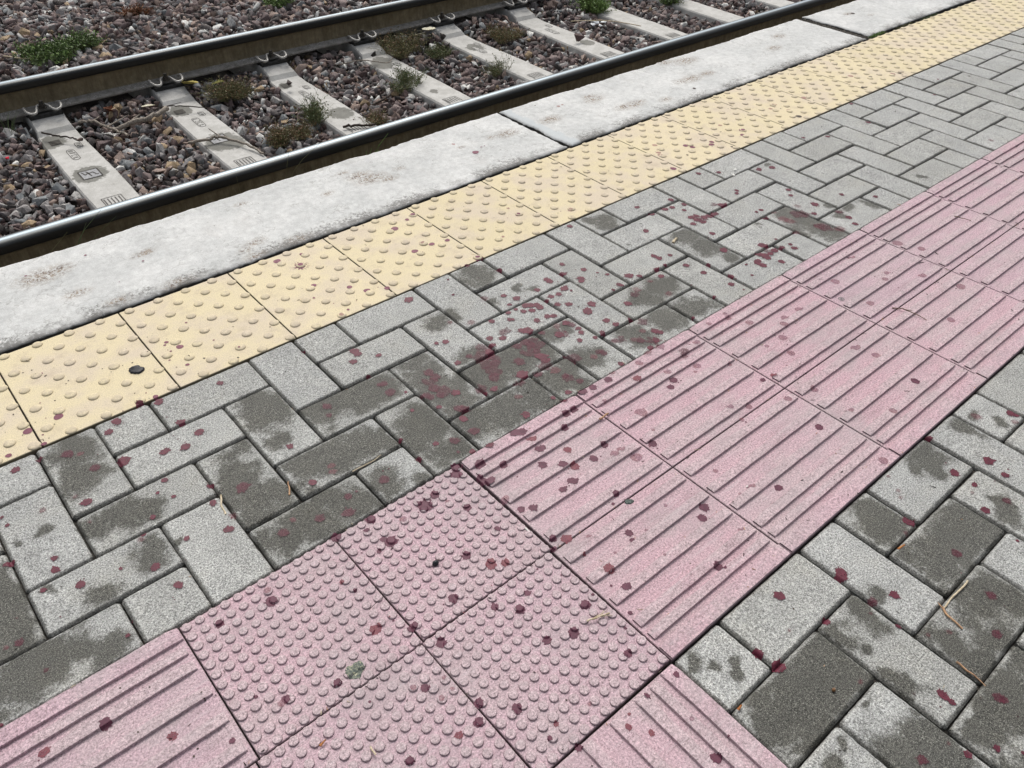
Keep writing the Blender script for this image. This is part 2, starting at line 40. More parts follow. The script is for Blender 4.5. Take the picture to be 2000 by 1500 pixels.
LICHEN="""0.260,2.198,0.060 0.241,2.197,0.040 0.295,2.203,0.040 0.517,2.143,0.025 0.495,2.143,0.020 0.525,1.936,0.040 0.369,1.955,0.030 0.480,1.895,0.030 1.847,2.138,0.045 1.263,2.139,0.050 1.241,2.180,0.040 1.309,2.103,0.030 1.211,2.228,0.020 2.059,2.133,0.045 2.336,2.177,0.040 2.339,2.209,0.030 2.427,2.040,0.045 2.375,2.047,0.040 2.827,2.086,0.050 2.769,2.093,0.035 2.929,2.085,0.040 2.983,2.245,0.060 2.895,2.287,0.040 3.612,2.199,0.040 3.449,2.108,0.040 2.565,2.001,0.030 1.943,2.104,0.015 0.300,2.056,0.030 1.780,2.145,0.020 1.097,2.134,0.020 1.378,2.144,0.020 0.853,2.241,0.020 0.740,1.982,0.020 0.750,1.939,0.030 4.219,2.199,0.030 4.302,2.116,0.020 1.640,2.145,0.015 2.463,2.045,0.025 0.880,1.942,0.040 0.782,2.002,0.030"""
R = random.Random(11)
NP = np.random.default_rng(5)

# ------------------------------------------------------------ material helper
class M:
    def __init__(s, name):
        s.m = bpy.data.materials.new(name); s.m.use_nodes = True
        s.t = s.m.node_tree; s.t.nodes.clear()
        s.out = s.n('ShaderNodeOutputMaterial'); s.b = s.n('ShaderNodeBsdfPrincipled')
        s.l(s.b.outputs[0], s.out.inputs[0])
        s.pos = s.n('ShaderNodeNewGeometry').outputs['Position']
        s.b.inputs['Specular IOR Level'].default_value = .3
    def n(s, t): return s.t.nodes.new(t)
    def l(s, a, b): s.t.links.new(a, b)
    def put(s, inp, v):
        if hasattr(v, 'is_output'): s.l(v, inp)
        elif isinstance(v, (tuple, list)): inp.default_value = (*v, 1) if len(v) == 3 else v
        else: inp.default_value = v
    def noise(s, scale, detail=2, rough=.5, dist=0, vec=None, stretch=None):
        n = s.n('ShaderNodeTexNoise'); n.inputs['Scale'].default_value = scale; n.inputs['Detail'].default_value = detail
        n.inputs['Roughness'].default_value = rough; n.inputs['Distortion'].default_value = dist
        v = vec or s.pos
        if stretch:
            mp = s.n('ShaderNodeVectorMath'); mp.operation = 'MULTIPLY'; s.l(v, mp.inputs[0]); mp.inputs[1].default_value = stretch; v = mp.outputs[0]
        s.l(v, n.inputs['Vector']); return n.outputs['Fac']
    def vor(s, scale, feature='F1', out='Distance', rnd=1):
        n = s.n('ShaderNodeTexVoronoi'); n.feature = feature; n.inputs['Scale'].default_value = scale
        n.inputs['Randomness'].default_value = rnd; s.l(s.pos, n.inputs['Vector']); return n.outputs[out]
    def ramp(s, f, stops, interp='LINEAR'):
        n = s.n('ShaderNodeValToRGB'); n.color_ramp.interpolation = interp; cr = n.color_ramp
        while len(cr.elements) < len(stops): cr.elements.new(.5)
        for e, (p, c) in zip(cr.elements, stops):
            e.position = p; e.color = (c, c, c, 1) if not isinstance(c, tuple) else (*c, 1)
        s.l(f, n.inputs[0]); return n.outputs[0]
    def mix(s, f, a, b, mode='MIX'):
        n = s.n('ShaderNodeMix'); n.data_type = 'RGBA'; n.blend_type = mode
        s.put(n.inputs[0], f); s.put(n.inputs[6], a); s.put(n.inputs[7], b); return n.outputs[2]
    def math(s, op, a, b=0.0, c=0.0, clamp=False):
        n = s.n('ShaderNodeMath'); n.operation = op; n.use_clamp = clamp
        s.put(n.inputs[0], a); s.put(n.inputs[1], b)
        if op in ('MULTIPLY_ADD', 'SMOOTH_MIN', 'SMOOTH_MAX', 'COMPARE'): s.put(n.inputs[2], c)
        return n.outputs[0]
    def step(s, f, lo, hi):
        n = s.n('ShaderNodeMapRange'); n.interpolation_type = 'SMOOTHSTEP'
        s.put(n.inputs[0], f); n.inputs[1].default_value = lo; n.inputs[2].default_value = hi; return n.outputs[0]
    def attr(s, name):
        n = s.n('ShaderNodeAttribute'); n.attribute_name = name; return n.outputs['Fac']
    def rnd(s): return s.n('ShaderNodeObjectInfo').outputs['Random']
    def island(s): return s.n('ShaderNodeNewGeometry').outputs['Random Per Island']
    def bump(s, h, strength=.3, dist=.001):
        n = s.n('ShaderNodeBump'); n.inputs['Strength'].default_value = strength; n.inputs['Distance'].default_value = dist
        s.l(h, n.inputs['Height']); s.l(n.outputs[0], s.b.inputs['Normal'])
    def done(s, col, rough=.85, **k):
        s.put(s.b.inputs['Base Color'], col); s.put(s.b.inputs['Roughness'], rough)
        for a, v in k.items(): s.put(s.b.inputs[a.replace('_', ' ')], v)
        return s.m

MAT = {}
def paver_mat():
    m = M('grey_concrete_block')
    tone = m.ramp(m.rnd(), [(0, (.365, .370, .352)), (.35, (.435, .442, .424)), (.7, (.40, .408, .396)), (1, (.455, .462, .446))])
    grain = m.noise(330, 3, .75); grain2 = m.noise(800, 1, .6)
    c = m.mix(1, tone, m.ramp(grain, [(.34, .30), (.45, .74), (.55, 1.12), (.66, 1.65)]), 'MULTIPLY')
    c = m.mix(1, c, m.ramp(grain2, [(.3, .55), (.5, 1.0), (.7, 1.5)]), 'MULTIPLY')
    dots = m.math('MULTIPLY', m.step(m.vor(210), .16, .10), m.step(m.noise(60, 1), .52, .60))
    c = m.mix(dots, c, (.07, .068, .062))
    c = m.mix(1, c, m.ramp(m.noise(14, 3, .6), [(.3, .84), (.7, 1.1)]), 'MULTIPLY')
    c = m.mix(m.math('MULTIPLY', m.step(m.noise(420, 2), .56, .64), .35), c, m.mix(m.noise(23, 2), (.34, .30, .24), (.50, .52, .54)))
    # damp patches
    d = m.attr('damp')
    n1 = m.math('MULTIPLY_ADD', m.noise(30, 6, .78), 1.7, -.85); n2 = m.math('MULTIPLY_ADD', m.noise(200, 2, .6), .7, -.35)
    dd = m.math('ADD', m.math('ADD', d, n1), n2)
    wet = m.step(dd, .24, .74); halo = m.step(dd, -.1, .5)
    c = m.mix(m.math('MULTIPLY', halo, .30), c, m.mix(1, c, (.5, .5, .48), 'MULTIPLY'))
    cw = m.mix(1, m.mix(1, c, (.245, .240, .218), 'MULTIPLY'), m.ramp(grain2, [(.40, .70), (.60, 1.3), (.70, 2.6)]), 'MULTIPLY')
    c = m.mix(m.math('MULTIPLY', wet, .95), c, cw)
    # dirty worn margin, with shade of the chamfers painted in
    e = m.attr('edge')
    ed = m.step(m.math('ADD', e, m.math('MULTIPLY_ADD', m.noise(90, 4, .75), 1.1, -.55)), .36, .80)
    c = m.mix(m.math('MULTIPLY', ed, .85), c, m.mix(1, c, (.36, .35, .33), 'MULTIPLY'))
    c = m.mix(m.math('MULTIPLY', m.step(m.noise(7, 4, .7), .48, .70), .35), c, m.mix(1, c, (.72, .69, .62), 'MULTIPLY'))
    sp = m.step(m.noise(38, 4, .75), .62, .70)
    c = m.mix(m.math('MULTIPLY', sp, .5), c, (.12, .118, .11))
    m.bump(m.math('ADD', grain, m.math('MULTIPLY', grain2, .6)), .8, .0022)
    return m.done(c, m.ramp(wet, [(0, .9), (1, .62)]))
MAT['paver'] = paver_mat()

def pink_mat():
    m = M('pink_concrete')
    tone = m.ramp(m.rnd(), [(0, (.495, .335, .372)), (.5, (.515, .366, .402)), (1, (.485, .350, .390))])
    g = m.noise(270, 3, .8); g2 = m.noise(700, 1)
    # foot traffic wears the pigment off the raised parts
    worn = m.step(m.math('ADD', m.math('MULTIPLY', m.attr('raised'), .17), m.noise(8, 4, .65)), .40, .72)
    c = m.mix(m.math('MULTIPLY', worn, .75), tone, (.475, .385, .395))
    c = m.mix(1, c, m.ramp(g, [(.36, .50), (.45, .86), (.55, 1.06), (.64, 1.42)]), 'MULTIPLY')
    c = m.mix(1, c, m.ramp(g2, [(.3, .80), (.5, 1.0), (.7, 1.22)]), 'MULTIPLY')
    dots = m.math('MULTIPLY', m.step(m.vor(230), .24, .14), m.step(m.noise(40, 3, .7), .44, .60))
    c = m.mix(m.math('MULTIPLY', dots, .75), c, (.13, .10, .10))
    gry = m.step(m.noise(5, 5, .7), .44, .70); c = m.mix(m.math('MULTIPLY', gry, .42), c, (.36, .32, .325))
    c = m.mix(m.math('MULTIPLY', m.step(m.noise(22, 5, .75, stretch=(.35, 1, 1)), .50, .68), .38), c, m.mix(1, c, (.70, .68, .68), 'MULTIPLY'))
    c = m.mix(m.math('MULTIPLY', m.step(m.noise(75, 4, .8), .60, .70), .35), c, (.22, .17, .175))
    c = m.mix(m.math('MULTIPLY', m.step(m.noise(160, 3, .7, stretch=(.05, 1, 1)), .54, .66), .22), c, (.62, .55, .57))
    c = m.mix(m.math('MULTIPLY', m.step(m.noise(240, 3, .7, stretch=(.04, 1, 1)), .56, .66), .30), c, m.mix(1, c, (.62, .58, .58), 'MULTIPLY'))
    c = m.mix(m.math('MULTIPLY', m.step(m.noise(70, 4, .8, stretch=(.4, 1, 1)), .60, .72), .28), c, (.62, .52, .54))
    c = m.mix(m.math('MULTIPLY', m.attr('dirt'), m.math('MULTIPLY_ADD', m.noise(130, 2), .8, .25)), c, (.055, .038, .038))  # grime, plus shade painted on the walls of the ribs
    m.bump(g, .5, .0015)
    return m.done(c, .85)
MAT['pink'] = pink_mat()

def yellow_mat():
    m = M('yellow_concrete')
    tone = m.ramp(m.rnd(), [(0, (.62, .54, .355)), (1, (.66, .575, .385))])
    worn = m.step(m.noise(6.5, 4, .65), .40, .66)
    c = m.mix(m.math('MULTIPLY', worn, .8), tone, (.575, .495, .395))
    c = m.mix(1, c, m.ramp(m.noise(380, 3, .75), [(.33, .78), (.5, 1.0), (.68, 1.18)]), 'MULTIPLY')
    dots = m.math('MULTIPLY', m.step(m.vor(190), .17, .10), m.step(m.noise(30, 3, .7), .46, .58))
    c = m.mix(m.math('MULTIPLY', dots, .7), c, (.16, .12, .09))
    c = m.mix(m.math('MULTIPLY', m.math('MULTIPLY', m.attr('raised'), m.step(m.noise(55, 3, .7), .38, .60)), .5), c, (.42, .36, .28))
    c = m.mix(m.math('MULTIPLY', m.step(m.noise(18, 5, .75), .50, .70), .40), c, (.42, .345, .255))
    c = m.mix(m.math('MULTIPLY', m.step(m.noise(85, 4, .8), .62, .70), .45), c, (.24, .185, .12))
    c = m.mix(m.math('MULTIPLY', m.attr('dirt'), .95), c, (.05, .04, .025))
    m.bump(m.noise(500, 2), .3, .001)
    return m.done(c, .82)
MAT['yellow'] = yellow_mat()

def slab_mat():
    m = M('pale_edge_concrete')
    c = m.mix(m.step(m.noise(5, 4, .6), .35, .68), (.52, .53, .52), (.63, .635, .62))
    c = m.mix(m.math('MULTIPLY', m.step(m.noise(110, 4, .8), .64, .70), .30), c, (.30, .285, .26))
    c = m.mix(1, c, m.ramp(m.noise(45, 5, .7), [(.3, .82), (.55, 1.0), (.7, 1.1)]), 'MULTIPLY')
    c = m.mix(1, c, m.ramp(m.noise(420, 2, .7), [(.33, .84), (.5, 1), (.66, 1.1)]), 'MULTIPLY')
    c = m.mix(m.math('MULTIPLY', m.step(m.noise(9, 5, .75, stretch=(1, .5, 1)), .52, .76), .24), c, (.36, .335, .30))
    cr = m.math('SUBTRACT', 1, m.step(m.math('ABSOLUTE', m.math('SUBTRACT', m.noise(2.3, 5, .65), .5)), .0, .004)); c = m.mix(m.math('MULTIPLY', cr, .4), c, (.2, .19, .17))
    pits = m.math('MULTIPLY', m.step(m.vor(120), .17, .09), m.step(m.noise(16, 3, .7), .50, .60))
    c = m.mix(m.math('MULTIPLY', pits, .6), c, (.22, .21, .19))
    lich = m.math('MULTIPLY', m.attr('lichen'), m.step(m.noise(150, 5, .85), .47, .53))
    c = m.mix(m.math('MULTIPLY', lich, 1.25, clamp=True), c, m.ramp(m.noise(60, 3), [(.35, (.13, .095, .075)), (.6, (.27, .215, .16))]))
    e = m.math('ADD', m.attr('edge'), m.math('MULTIPLY_ADD', m.noise(12, 3), .8, -.4))
    ed = m.math('MULTIPLY', m.step(m.math('ADD', m.math('MULTIPLY', m.attr('edge'), .28), m.noise(110, 5, .85)), .60, .72), m.step(m.noise(7, 4, .7), .36, .56))
    c = m.mix(m.math('MULTIPLY', ed, .8), c, (.13, .125, .115))
    c = m.mix(m.math('MULTIPLY', m.attr('mortar'), .9), c, m.mix(m.noise(30, 4), (.44, .47, .48), (.54, .57, .575)))
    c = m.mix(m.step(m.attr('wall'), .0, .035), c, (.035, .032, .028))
    m.bump(m.math('ADD', m.noise(90, 4, .7), m.math('MULTIPLY', m.noise(500, 2), .4)), .55, .003)
    return m.done(c, .85)
MAT['slab'] = slab_mat()

def simple(name, c1, c2, scale=60, rough=.8, bump=.3, metal=0, bd=.002, **k):
    m = M(name); f = m.noise(scale, 4, .65)
    m.bump(f, bump, bd)
    return m.done(m.mix(m.step(f, .35, .65), c1, c2), rough, Metallic=metal, **k)
MAT['bed'] = simple('joint_sand', (.016, .015, .013), (.06, .055, .047), 120, .95, .8, 0, .004)
MAT['subsoil'] = simple('dark_subsoil', (.012, .010, .009), (.03, .026, .022), 40, .95, .8)
MAT['face'] = simple('platform_face_concrete', (.22, .21, .19), (.35, .33, .30), 12, .9)

def stone_mat():
    m = M('crushed_stone')
    r = m.island()
    c = m.ramp(r, [(0, (.115, .080, .075)), (.12, (.19, .145, .14)), (.24, (.09, .080, .078)), (.34, (.24, .19, .18)), (.45, (.155, .140, .14)), (.54, (.29, .275, .27)),
                   (.62, (.065, .058, .055)), (.70, (.34, .26, .22)), (.77, (.15, .105, .09)), (.83, (.22, .235, .24)), (.88, (.44, .43, .41)), (.925, (.36, .27, .17)), (.94, (.66, .66, .63))], 'CONSTANT')
    c = m.mix(1, c, m.ramp(m.noise(110, 4, .7), [(.3, .55), (.5, .92), (.7, 1.32)]), 'MULTIPLY')
    c = m.mix(m.math('MULTIPLY', m.step(m.noise(50, 3, .7), .52, .72), .35), c, (.33, .30, .27))
    m.bump(m.noise(160, 3, .7), .5, .003)
    return m.done(c, .85)
MAT['stone'] = stone_mat()

def sleeper_mat():
    m = M('sleeper_concrete')
    c = m.mix(m.step(m.noise(16, 5, .7), .35, .68), (.42, .415, .39), (.53, .525, .50))
    c = m.mix(1, c, m.ramp(m.noise(240, 3, .7), [(.32, .84), (.68, 1.12)]), 'MULTIPLY')
    c = m.mix(m.math('MULTIPLY', m.step(m.noise(28, 4, .75), .60, .70), .5), c, (.20, .19, .17))
    c = m.mix(m.step(m.math('ADD', m.attr('damp'), m.math('MULTIPLY_ADD', m.noise(60, 4), .5, -.25)), .40, .50), c, m.mix(1, c, (.40, .40, .38), 'MULTIPLY'))
    m.bump(m.noise(180, 3), .4, .002)
    return m.done(c, .85)
MAT['sleeper'] = sleeper_mat()
MAT['recess'] = simple('recessed_concrete', (.07, .067, .062), (.15, .145, .135), 200, .8)
MAT['hole'] = simple('dark_pocket', (.02, .018, .015), (.05, .045, .035), 80, .7)
MAT['wetpanel'] = simple('wet_recessed_concrete', (.20, .205, .215), (.30, .305, .315), 120, .4)

def rail_head_mat():
    m = M('polished_rail_steel')
    run = m.attr('running')
    c = m.mix(run, (.022, .021, .019), (.42, .50, .55))
    st = m.noise(50, 3, .6, stretch=(.04, 1, 1))
    return m.done(m.mix(1, c, m.ramp(st, [(.3, .8), (.7, 1.15)]), 'MULTIPLY'), m.mix(run, (.42, .42, .42), (.30, .30, .30)), Metallic=m.math('ADD', m.math('MULTIPLY', run, .6), .35))
MAT['head'] = rail_head_mat()
def web_mat():
    m = M('rusty_rail_web')
    n = m.noise(22, 5, .7); v = m.noise(70, 3, .7, stretch=(1, 1, .15))
    c = m.ramp(n, [(.3, (.11, .088, .050)), (.55, (.165, .134, .082)), (.75, (.22, .18, .115))])
    c = m.mix(1, c, m.ramp(v, [(.3, .75), (.7, 1.25)]), 'MULTIPLY')
    c = m.mix(m.math('MULTIPLY', m.step(m.noise(90, 3, .8), .66, .72), .5), c, (.30, .28, .24))
    m.bump(m.noise(200, 3), .3, .001)
    return m.done(c, .8)
MAT['web'] = web_mat()
def foot_mat():
    m = M('dirty_rail_foot')
    c = m.ramp(m.noise(40, 5, .75), [(.3, (.11, .10, .088)), (.5, (.22, .21, .19)), (.72, (.32, .31, .29))])
    w = m.math('MULTIPLY', m.step(m.noise(160, 4, .8), .57, .62), m.step(m.noise(6, 2), .46, .58))
    c = m.mix(w, c, (.62, .61, .58))
    m.bump(m.noise(150, 4, .7), .6, .003)
    return m.done(c, .85)
MAT['foot'] = foot_mat()
MAT['clip'] = simple('galvanised_spring_steel', (.30, .29, .27), (.55, .54, .51), 160, .45, .2, .3)
MAT['bolt'] = simple('greasy_dark_bolt', (.02, .02, .018), (.07, .06, .05), 150, .55, .4, .3)
MAT['pad'] = simple('black_rubber_pad', (.012, .012, .012), (.03, .03, .03), 60, .6)

def drop_mat(name, c1, c2, a0, a1, rough=.55):
    m = M(name); f = m.noise(420, 2, .7)
    col = m.mix(m.step(m.noise(90, 2), .35, .65), c1, c2)
    al = m.ramp(f, [(.30, a0), (.62, a1)])
    m.put(m.b.inputs['Alpha'], al)
    return m.done(col, rough)
MAT['d_pav'] = drop_mat('dried_crimson_juice', (.088, .012, .026), (.125, .019, .037), .74, 1.0)
MAT['d_dark'] = drop_mat('juice_on_damp_block', (.088, .013, .028), (.115, .020, .038), .25, .80)
MAT['d_fnt'] = drop_mat('faded_crimson_juice', (.17, .05, .065), (.22, .07, .085), .05, .60)
MAT['d_pink'] = drop_mat('dried_purple_juice', (.088, .022, .043), (.125, .036, .062), .84, 1.0)
MAT['d_pinkf'] = drop_mat('faded_purple_juice', (.25, .11, .16), (.30, .13, .15), .25, .62)
MAT['d_red'] = drop_mat('reddish_juice', (.17, .035, .055), (.21, .055, .07), .55, .9)
MAT['d_yel'] = drop_mat('purple_juice_on_yellow', (.155, .042, .075), (.20, .06, .09), .82, .98)
MAT['d_yelf'] = drop_mat('faded_juice_on_yellow', (.36, .18, .17), (.42, .24, .20), .3, .7)
MAT['smear'] = drop_mat('crimson_smear', (.085, .014, .03), (.12, .022, .038), -.8, .75)
MAT['speck'] = drop_mat('dark_speck', (.03, .02, .018), (.07, .05, .035), .9, 1)

# ------------------------------------------------------------ object helpers
def mesh(name, V, F, mat=None, parent=None, smooth=False, attrs=None):
    me = bpy.data.meshes.new(name); me.from_pydata([tuple(map(float, v)) for v in V], [], F)
    if attrs:
        for k, a in attrs.items():
            at = me.attributes.new(k, 'FLOAT', 'POINT'); at.data.foreach_set('value', np.asarray(a, dtype=np.float32))
    if smooth: me.polygons.foreach_set('use_smooth', [True]*len(me.polygons))
    if mat: me.materials.append(mat)
    me.update()
    o = bpy.data.objects.new(name, me); COL.objects.link(o)
    if parent: o.parent = parent
    return o
def tag(o, label=None, cat=None, group=None, kind=None):
    if label: o['label'] = label
    if cat: o['category'] = cat
    if group: o['group'] = group
    if kind: o['kind'] = kind
    return o
def empty(name, loc=(0, 0, 0), rz=0, **k):
    o = bpy.data.objects.new(name, None); COL.objects.link(o); o.location = loc; o.rotation_euler.z = rz; o.empty_display_size = .05
    return tag(o, **k)
class B:                       # mesh builder with per-vertex attribute values
    def __init__(s): s.V = []; s.F = []; s.A = {}
    def add(s, V, F, **a):
        o = len(s.V); s.V += [tuple(v) for v in V]; s.F += [tuple(i+o for i in f) for f in F]
        for k in set(list(s.A)+list(a)):
            if k not in s.A: s.A[k] = [0.0]*o
            v = a.get(k, 0.0)
            s.A[k] += list(v) if hasattr(v, '__len__') else [v]*len(V)
    def box(s, x0, x1, y0, y1, z0, z1, ch=0, **a):
        if ch:
            V = [(x0, y0, z0), (x1, y0, z0), (x1, y1, z0), (x0, y1, z0), (x0, y0, z1-ch), (x1, y0, z1-ch), (x1, y1, z1-ch), (x0, y1, z1-ch),
                 (x0+ch, y0+ch, z1), (x1-ch, y0+ch, z1), (x1-ch, y1-ch, z1), (x0+ch, y1-ch, z1)]
            F = [(3, 2, 1, 0), (8, 9, 10, 11)]
            for i in range(4):
                j = (i+1) % 4; F += [(i, j, 4+j, 4+i), (4+i, 4+j, 8+j, 8+i)]
        else:
            V = [(x0, y0, z0), (x1, y0, z0), (x1, y1, z0), (x0, y1, z0), (x0, y0, z1), (x1, y0, z1), (x1, y1, z1), (x0, y1, z1)]
            F = [(3, 2, 1, 0), (4, 5, 6, 7), (0, 1, 5, 4), (1, 2, 6, 5), (2, 3, 7, 6), (3, 0, 4, 7)]
        s.add(V, F, **a)
    def make(s, name, mat, parent=None, smooth=False, xf=None):
        V = s.V if xf is None else [tuple(xf @ Vector(v)) for v in s.V]
        return mesh(name, V, s.F, mat, parent, smooth, s.A)
def tube(b, pts, rad, n=6, taper=None, **a):
    pts = [Vector(p) for p in pts]; V = []; F = []
    for i, p in enumerate(pts):
        d = (pts[min(i+1, len(pts)-1)]-pts[max(i-1, 0)]).normalized()
        up = Vector((0, 0, 1)) if abs(d.z) < .9 else Vector((1, 0, 0))
        s = d.cross(up).normalized(); t = s.cross(d)
        r = rad if taper is None else rad*(1+(taper-1)*i/(len(pts)-1))
        for k in range(n):
            an = 2*math.pi*k/n; V.append(p+(s*math.cos(an)+t*math.sin(an))*r)
    for i in range(len(pts)-1):
        for k in range(n):
            F.append((i*n+k, i*n+(k+1) % n, (i+1)*n+(k+1) % n, (i+1)*n+k))
    F.append(tuple(range(n))); F.append(tuple(reversed([(len(pts)-1)*n+k for k in range(n)])))
    b.add(V, F, **a)
def spline(pts, n=6):
    out = []; P = [Vector(p) for p in pts]; P = [P[0]*2-P[1]]+P+[P[-1]*2-P[-2]]
    for i in range(1, len(P)-2):
        for k in range(n):
            t = k/n; out.append(.5*((2*P[i])+(P[i+1]-P[i-1])*t+(2*P[i-1]-5*P[i]+4*P[i+1]-P[i+2])*t*t+(3*P[i]-P[i-1]-3*P[i+1]+P[i+2])*t**3))
    out.append(P[-2]); return out
def nz(x, y, s, z=0.): return mnoise.noise(Vector((x*s, y*s, z)))

# surface registry: every paving unit knows its own relief, used to lay stains and litter on it
TILES = []; HASH = {}
def register(cx, cy, ang, w, h, hf, obj, kind):
    t = dict(cx=cx, cy=cy, c=math.cos(ang), s=math.sin(ang), w=w, h=h, hf=hf, o=obj, kind=kind, i=len(TILES)); TILES.append(t)
    r = math.hypot(w, h)/2
    for i in range(int((cx-r)//.1), int((cx+r)//.1)+1):
        for j in range(int((cy-r)//.1), int((cy+r)//.1)+1): HASH.setdefault((i, j), []).append(t)
    return t
def locate(x, y, tol=0.0):
    for t in HASH.get((int(x//.1), int(y//.1)), ()):
        dx, dy = x-t['cx'], y-t['cy']; a = dx*t['c']+dy*t['s']; b = -dx*t['s']+dy*t['c']
        if abs(a) <= t['w']/2+tol and abs(b) <= t['h']/2+tol: return t, a, b
    return None, 0, 0
def height(x, y):
    t, a, b = locate(x, y)
    return t['hf'](a, b) if t else -.006

def nums(s): return [t.split(',') for t in s.split()]
DAMPS = [tuple(map(float, t)) for t in nums(DAMP)]
LICH = [tuple(map(float, t)) for t in nums(LICHEN)]
for x, y, r in DAMPS: pass

# ------------------------------------------------------------ ground
VY0, VY1, VP0, VP2 = 1.5283, 1.9075, .9373, .3551
g = B()
g.add([(-60, -60, -.011), (60, -60, -.011), (60, 1.912, -.011), (-60, 1.912, -.011)], [(0, 1, 2, 3)])
bed = g.make('ground', MAT['bed']); tag(bed, kind='structure', label='dark joint sand showing between the paving stones')
g = B(); g.add([(-60, 1.6, -.505), (60, 1.6, -.505), (60, 120, -.505), (-60, 120, -.505)], [(0, 1, 2, 3)])
tag(g.make('track_bed_ground', MAT['subsoil']), kind='structure')

# ------------------------------------------------------------ grey block paving
def damp_for(cx, cy, ang, w, h):
    out = []
    c, s = math.cos(ang), math.sin(ang)
    for x, y, r in DAMPS:
        dx, dy = x-cx, y-cy; a = dx*c+dy*s; b = -dx*s+dy*c
        if abs(a) <= w/2+.001 and abs(b) <= h/2+.001: out.append((a, b, r))
    return out
def paver(parent, cx, cy, w, h, near):
    ang = R.uniform(-.007, .007); cx += R.uniform(-.0009, .0009); cy += R.uniform(-.0009, .0009)
    zo = R.uniform(-.0012, .0012); tx = R.uniform(-.012, .012); ty = R.uniform(-.012, .012)
    gap = R.uniform(.0007, .0016); w -= 2*gap; h -= 2*gap; ch = R.uniform(.0050, .0064); dz = .0052
    cell = .005 if near else .012
    dl = damp_for(cx, cy, ang, w, h)
    xs = [-w/2, -w/2+ch*.45, -w/2+ch]+list(np.linspace(-w/2+ch, w/2-ch, max(3, int(w/cell)))[1:-1])+[w/2-ch, w/2-ch*.45, w/2]
    ys = [-h/2, -h/2+ch*.45, -h/2+ch]+list(np.linspace(-h/2+ch, h/2-ch, max(3, int(h/cell)))[1:-1])+[h/2-ch, h/2-ch*.45, h/2]
    def hf(a, b):
        d = min(w/2-abs(a), h/2-abs(b))
        z = zo+a*tx+b*ty
        if d < ch:
            k = max(0, 1-d/ch); z -= dz*k**1.7
        return z
    V = []; dm = []; ed = []; cover = sum(3.14*r*r for _, _, r in dl)/(w*h)*.75
    c, s = math.cos(ang), math.sin(ang)
    nx, ny = len(xs), len(ys)
    for b in ys:
        for a in xs:
            ex = w/2-abs(a); ey = h/2-abs(b); d = min(ex, ey)
            # rounded corners and slightly ragged arrises
            aa, bb = a, b
            if ex < .004 and ey < .004: aa -= math.copysign(.0022, a); bb -= math.copysign(.0022, b)
            wx, wy = cx+aa*c-bb*s, cy+aa*s+bb*c
            j = nz(wx, wy, 45)*.0011+nz(wx, wy, 160)*.0006 if d < ch*1.2 else 0
            if ex <= ey: wx -= math.copysign(j, a)*c
            else: wy -= math.copysign(j, b)
            z = hf(a, b)+(nz(wx, wy, 90, 3.)*.0006 if near else 0)
            if d < ch: z += nz(wx, wy, 130)*.0007
            V.append((wx, wy, z))
            q = 0
            if dl: wa = nz(wx, wy, 22, 2.)*.022+nz(wx, wy, 60, 5.)*.008; wb = nz(wx, wy, 22, 7.)*.022+nz(wx, wy, 60, 8.)*.008
            for (p0, p1, r) in dl:
                dd = math.hypot(a-p0+wa, b-p1+wb)/r
                q = max(q, 1.3*(1-dd*.56))
            if cover > .55: q = max(q, .50+nz(wx, wy, 16, 4.)*.95)
            if dl: q *= min(1, .50+d/.024+nz(wx, wy, 18, 9.)*.7)
            dm.append(max(0, min(1, q))); ed.append(max(0, 1-d/.0115)*(1.0 if (b < -h/2+.012 or a < -w/2+.012) else .6))  # near sides darker: painted shade of chamfers turned from the sun
    F = [(j*nx+i, j*nx+i+1, (j+1)*nx+i+1, (j+1)*nx+i) for j in range(ny-1) for i in range(nx-1)]
    ring = [i for i in range(nx)]+[j*nx+nx-1 for j in range(1, ny)]+[(ny-1)*nx+i for i in range(nx-2, -1, -1)]+[j*nx for j in range(ny-2, 0, -1)]
    o = len(V)
    for i in ring: V.append((V[i][0], V[i][1], -.03)); dm.append(dm[i]); ed.append(1)
    for k in range(len(ring)): F.append((ring[k], o+k, o+(k+1) % len(ring), ring[(k+1) % len(ring)]))
    return V, F, dm, ed, (cx, cy, ang, w, h, hf)

def project(x, y, z=0):
    w = np.array([x, y, z-H]); d = w@Dv
    if d < .05: return (-999, -999, d)
    return (1000+1571.23*(w@Rv)/d, 750-1571.23*(w@Uv)/d, d)
def inframe(x, y, z=0, m=60):
    p = project(x, y, z); return -m < p[0] < 2000+m and -m < p[1] < 1500+m

def herringbone(kind, u0, v0, pu, pv, Hs, Vs, half_top, half_bot, rows, i0, i1):
    """cells (col, row); Hs/Vs: column (mod 4) at which a lengthwise / crosswise block starts in every row"""
    out = []
    for i in range(i0, i1):
        for r in range(rows):
            if (i-Hs[r % 4]) % 4 == 0: out.append((i, r, 2, 1))
            if (i-Vs[r % 4]) % 4 == 0: out.append((i, r, 1, 2 if r+1 < rows else 1))
        if (i-half_top) % 4 == 0: out.append((i, 0, 1, 1))
    for r in range(rows):
        if kind == 'l' and (-1-Hs[r % 4]) % 4 == 0: out.append((0, r, 1, 1))
    return [(u0+(i+a/2)*pu, v0-(r+b/2)*pv, a*pu, b*pv) for i, r, a, b in out]

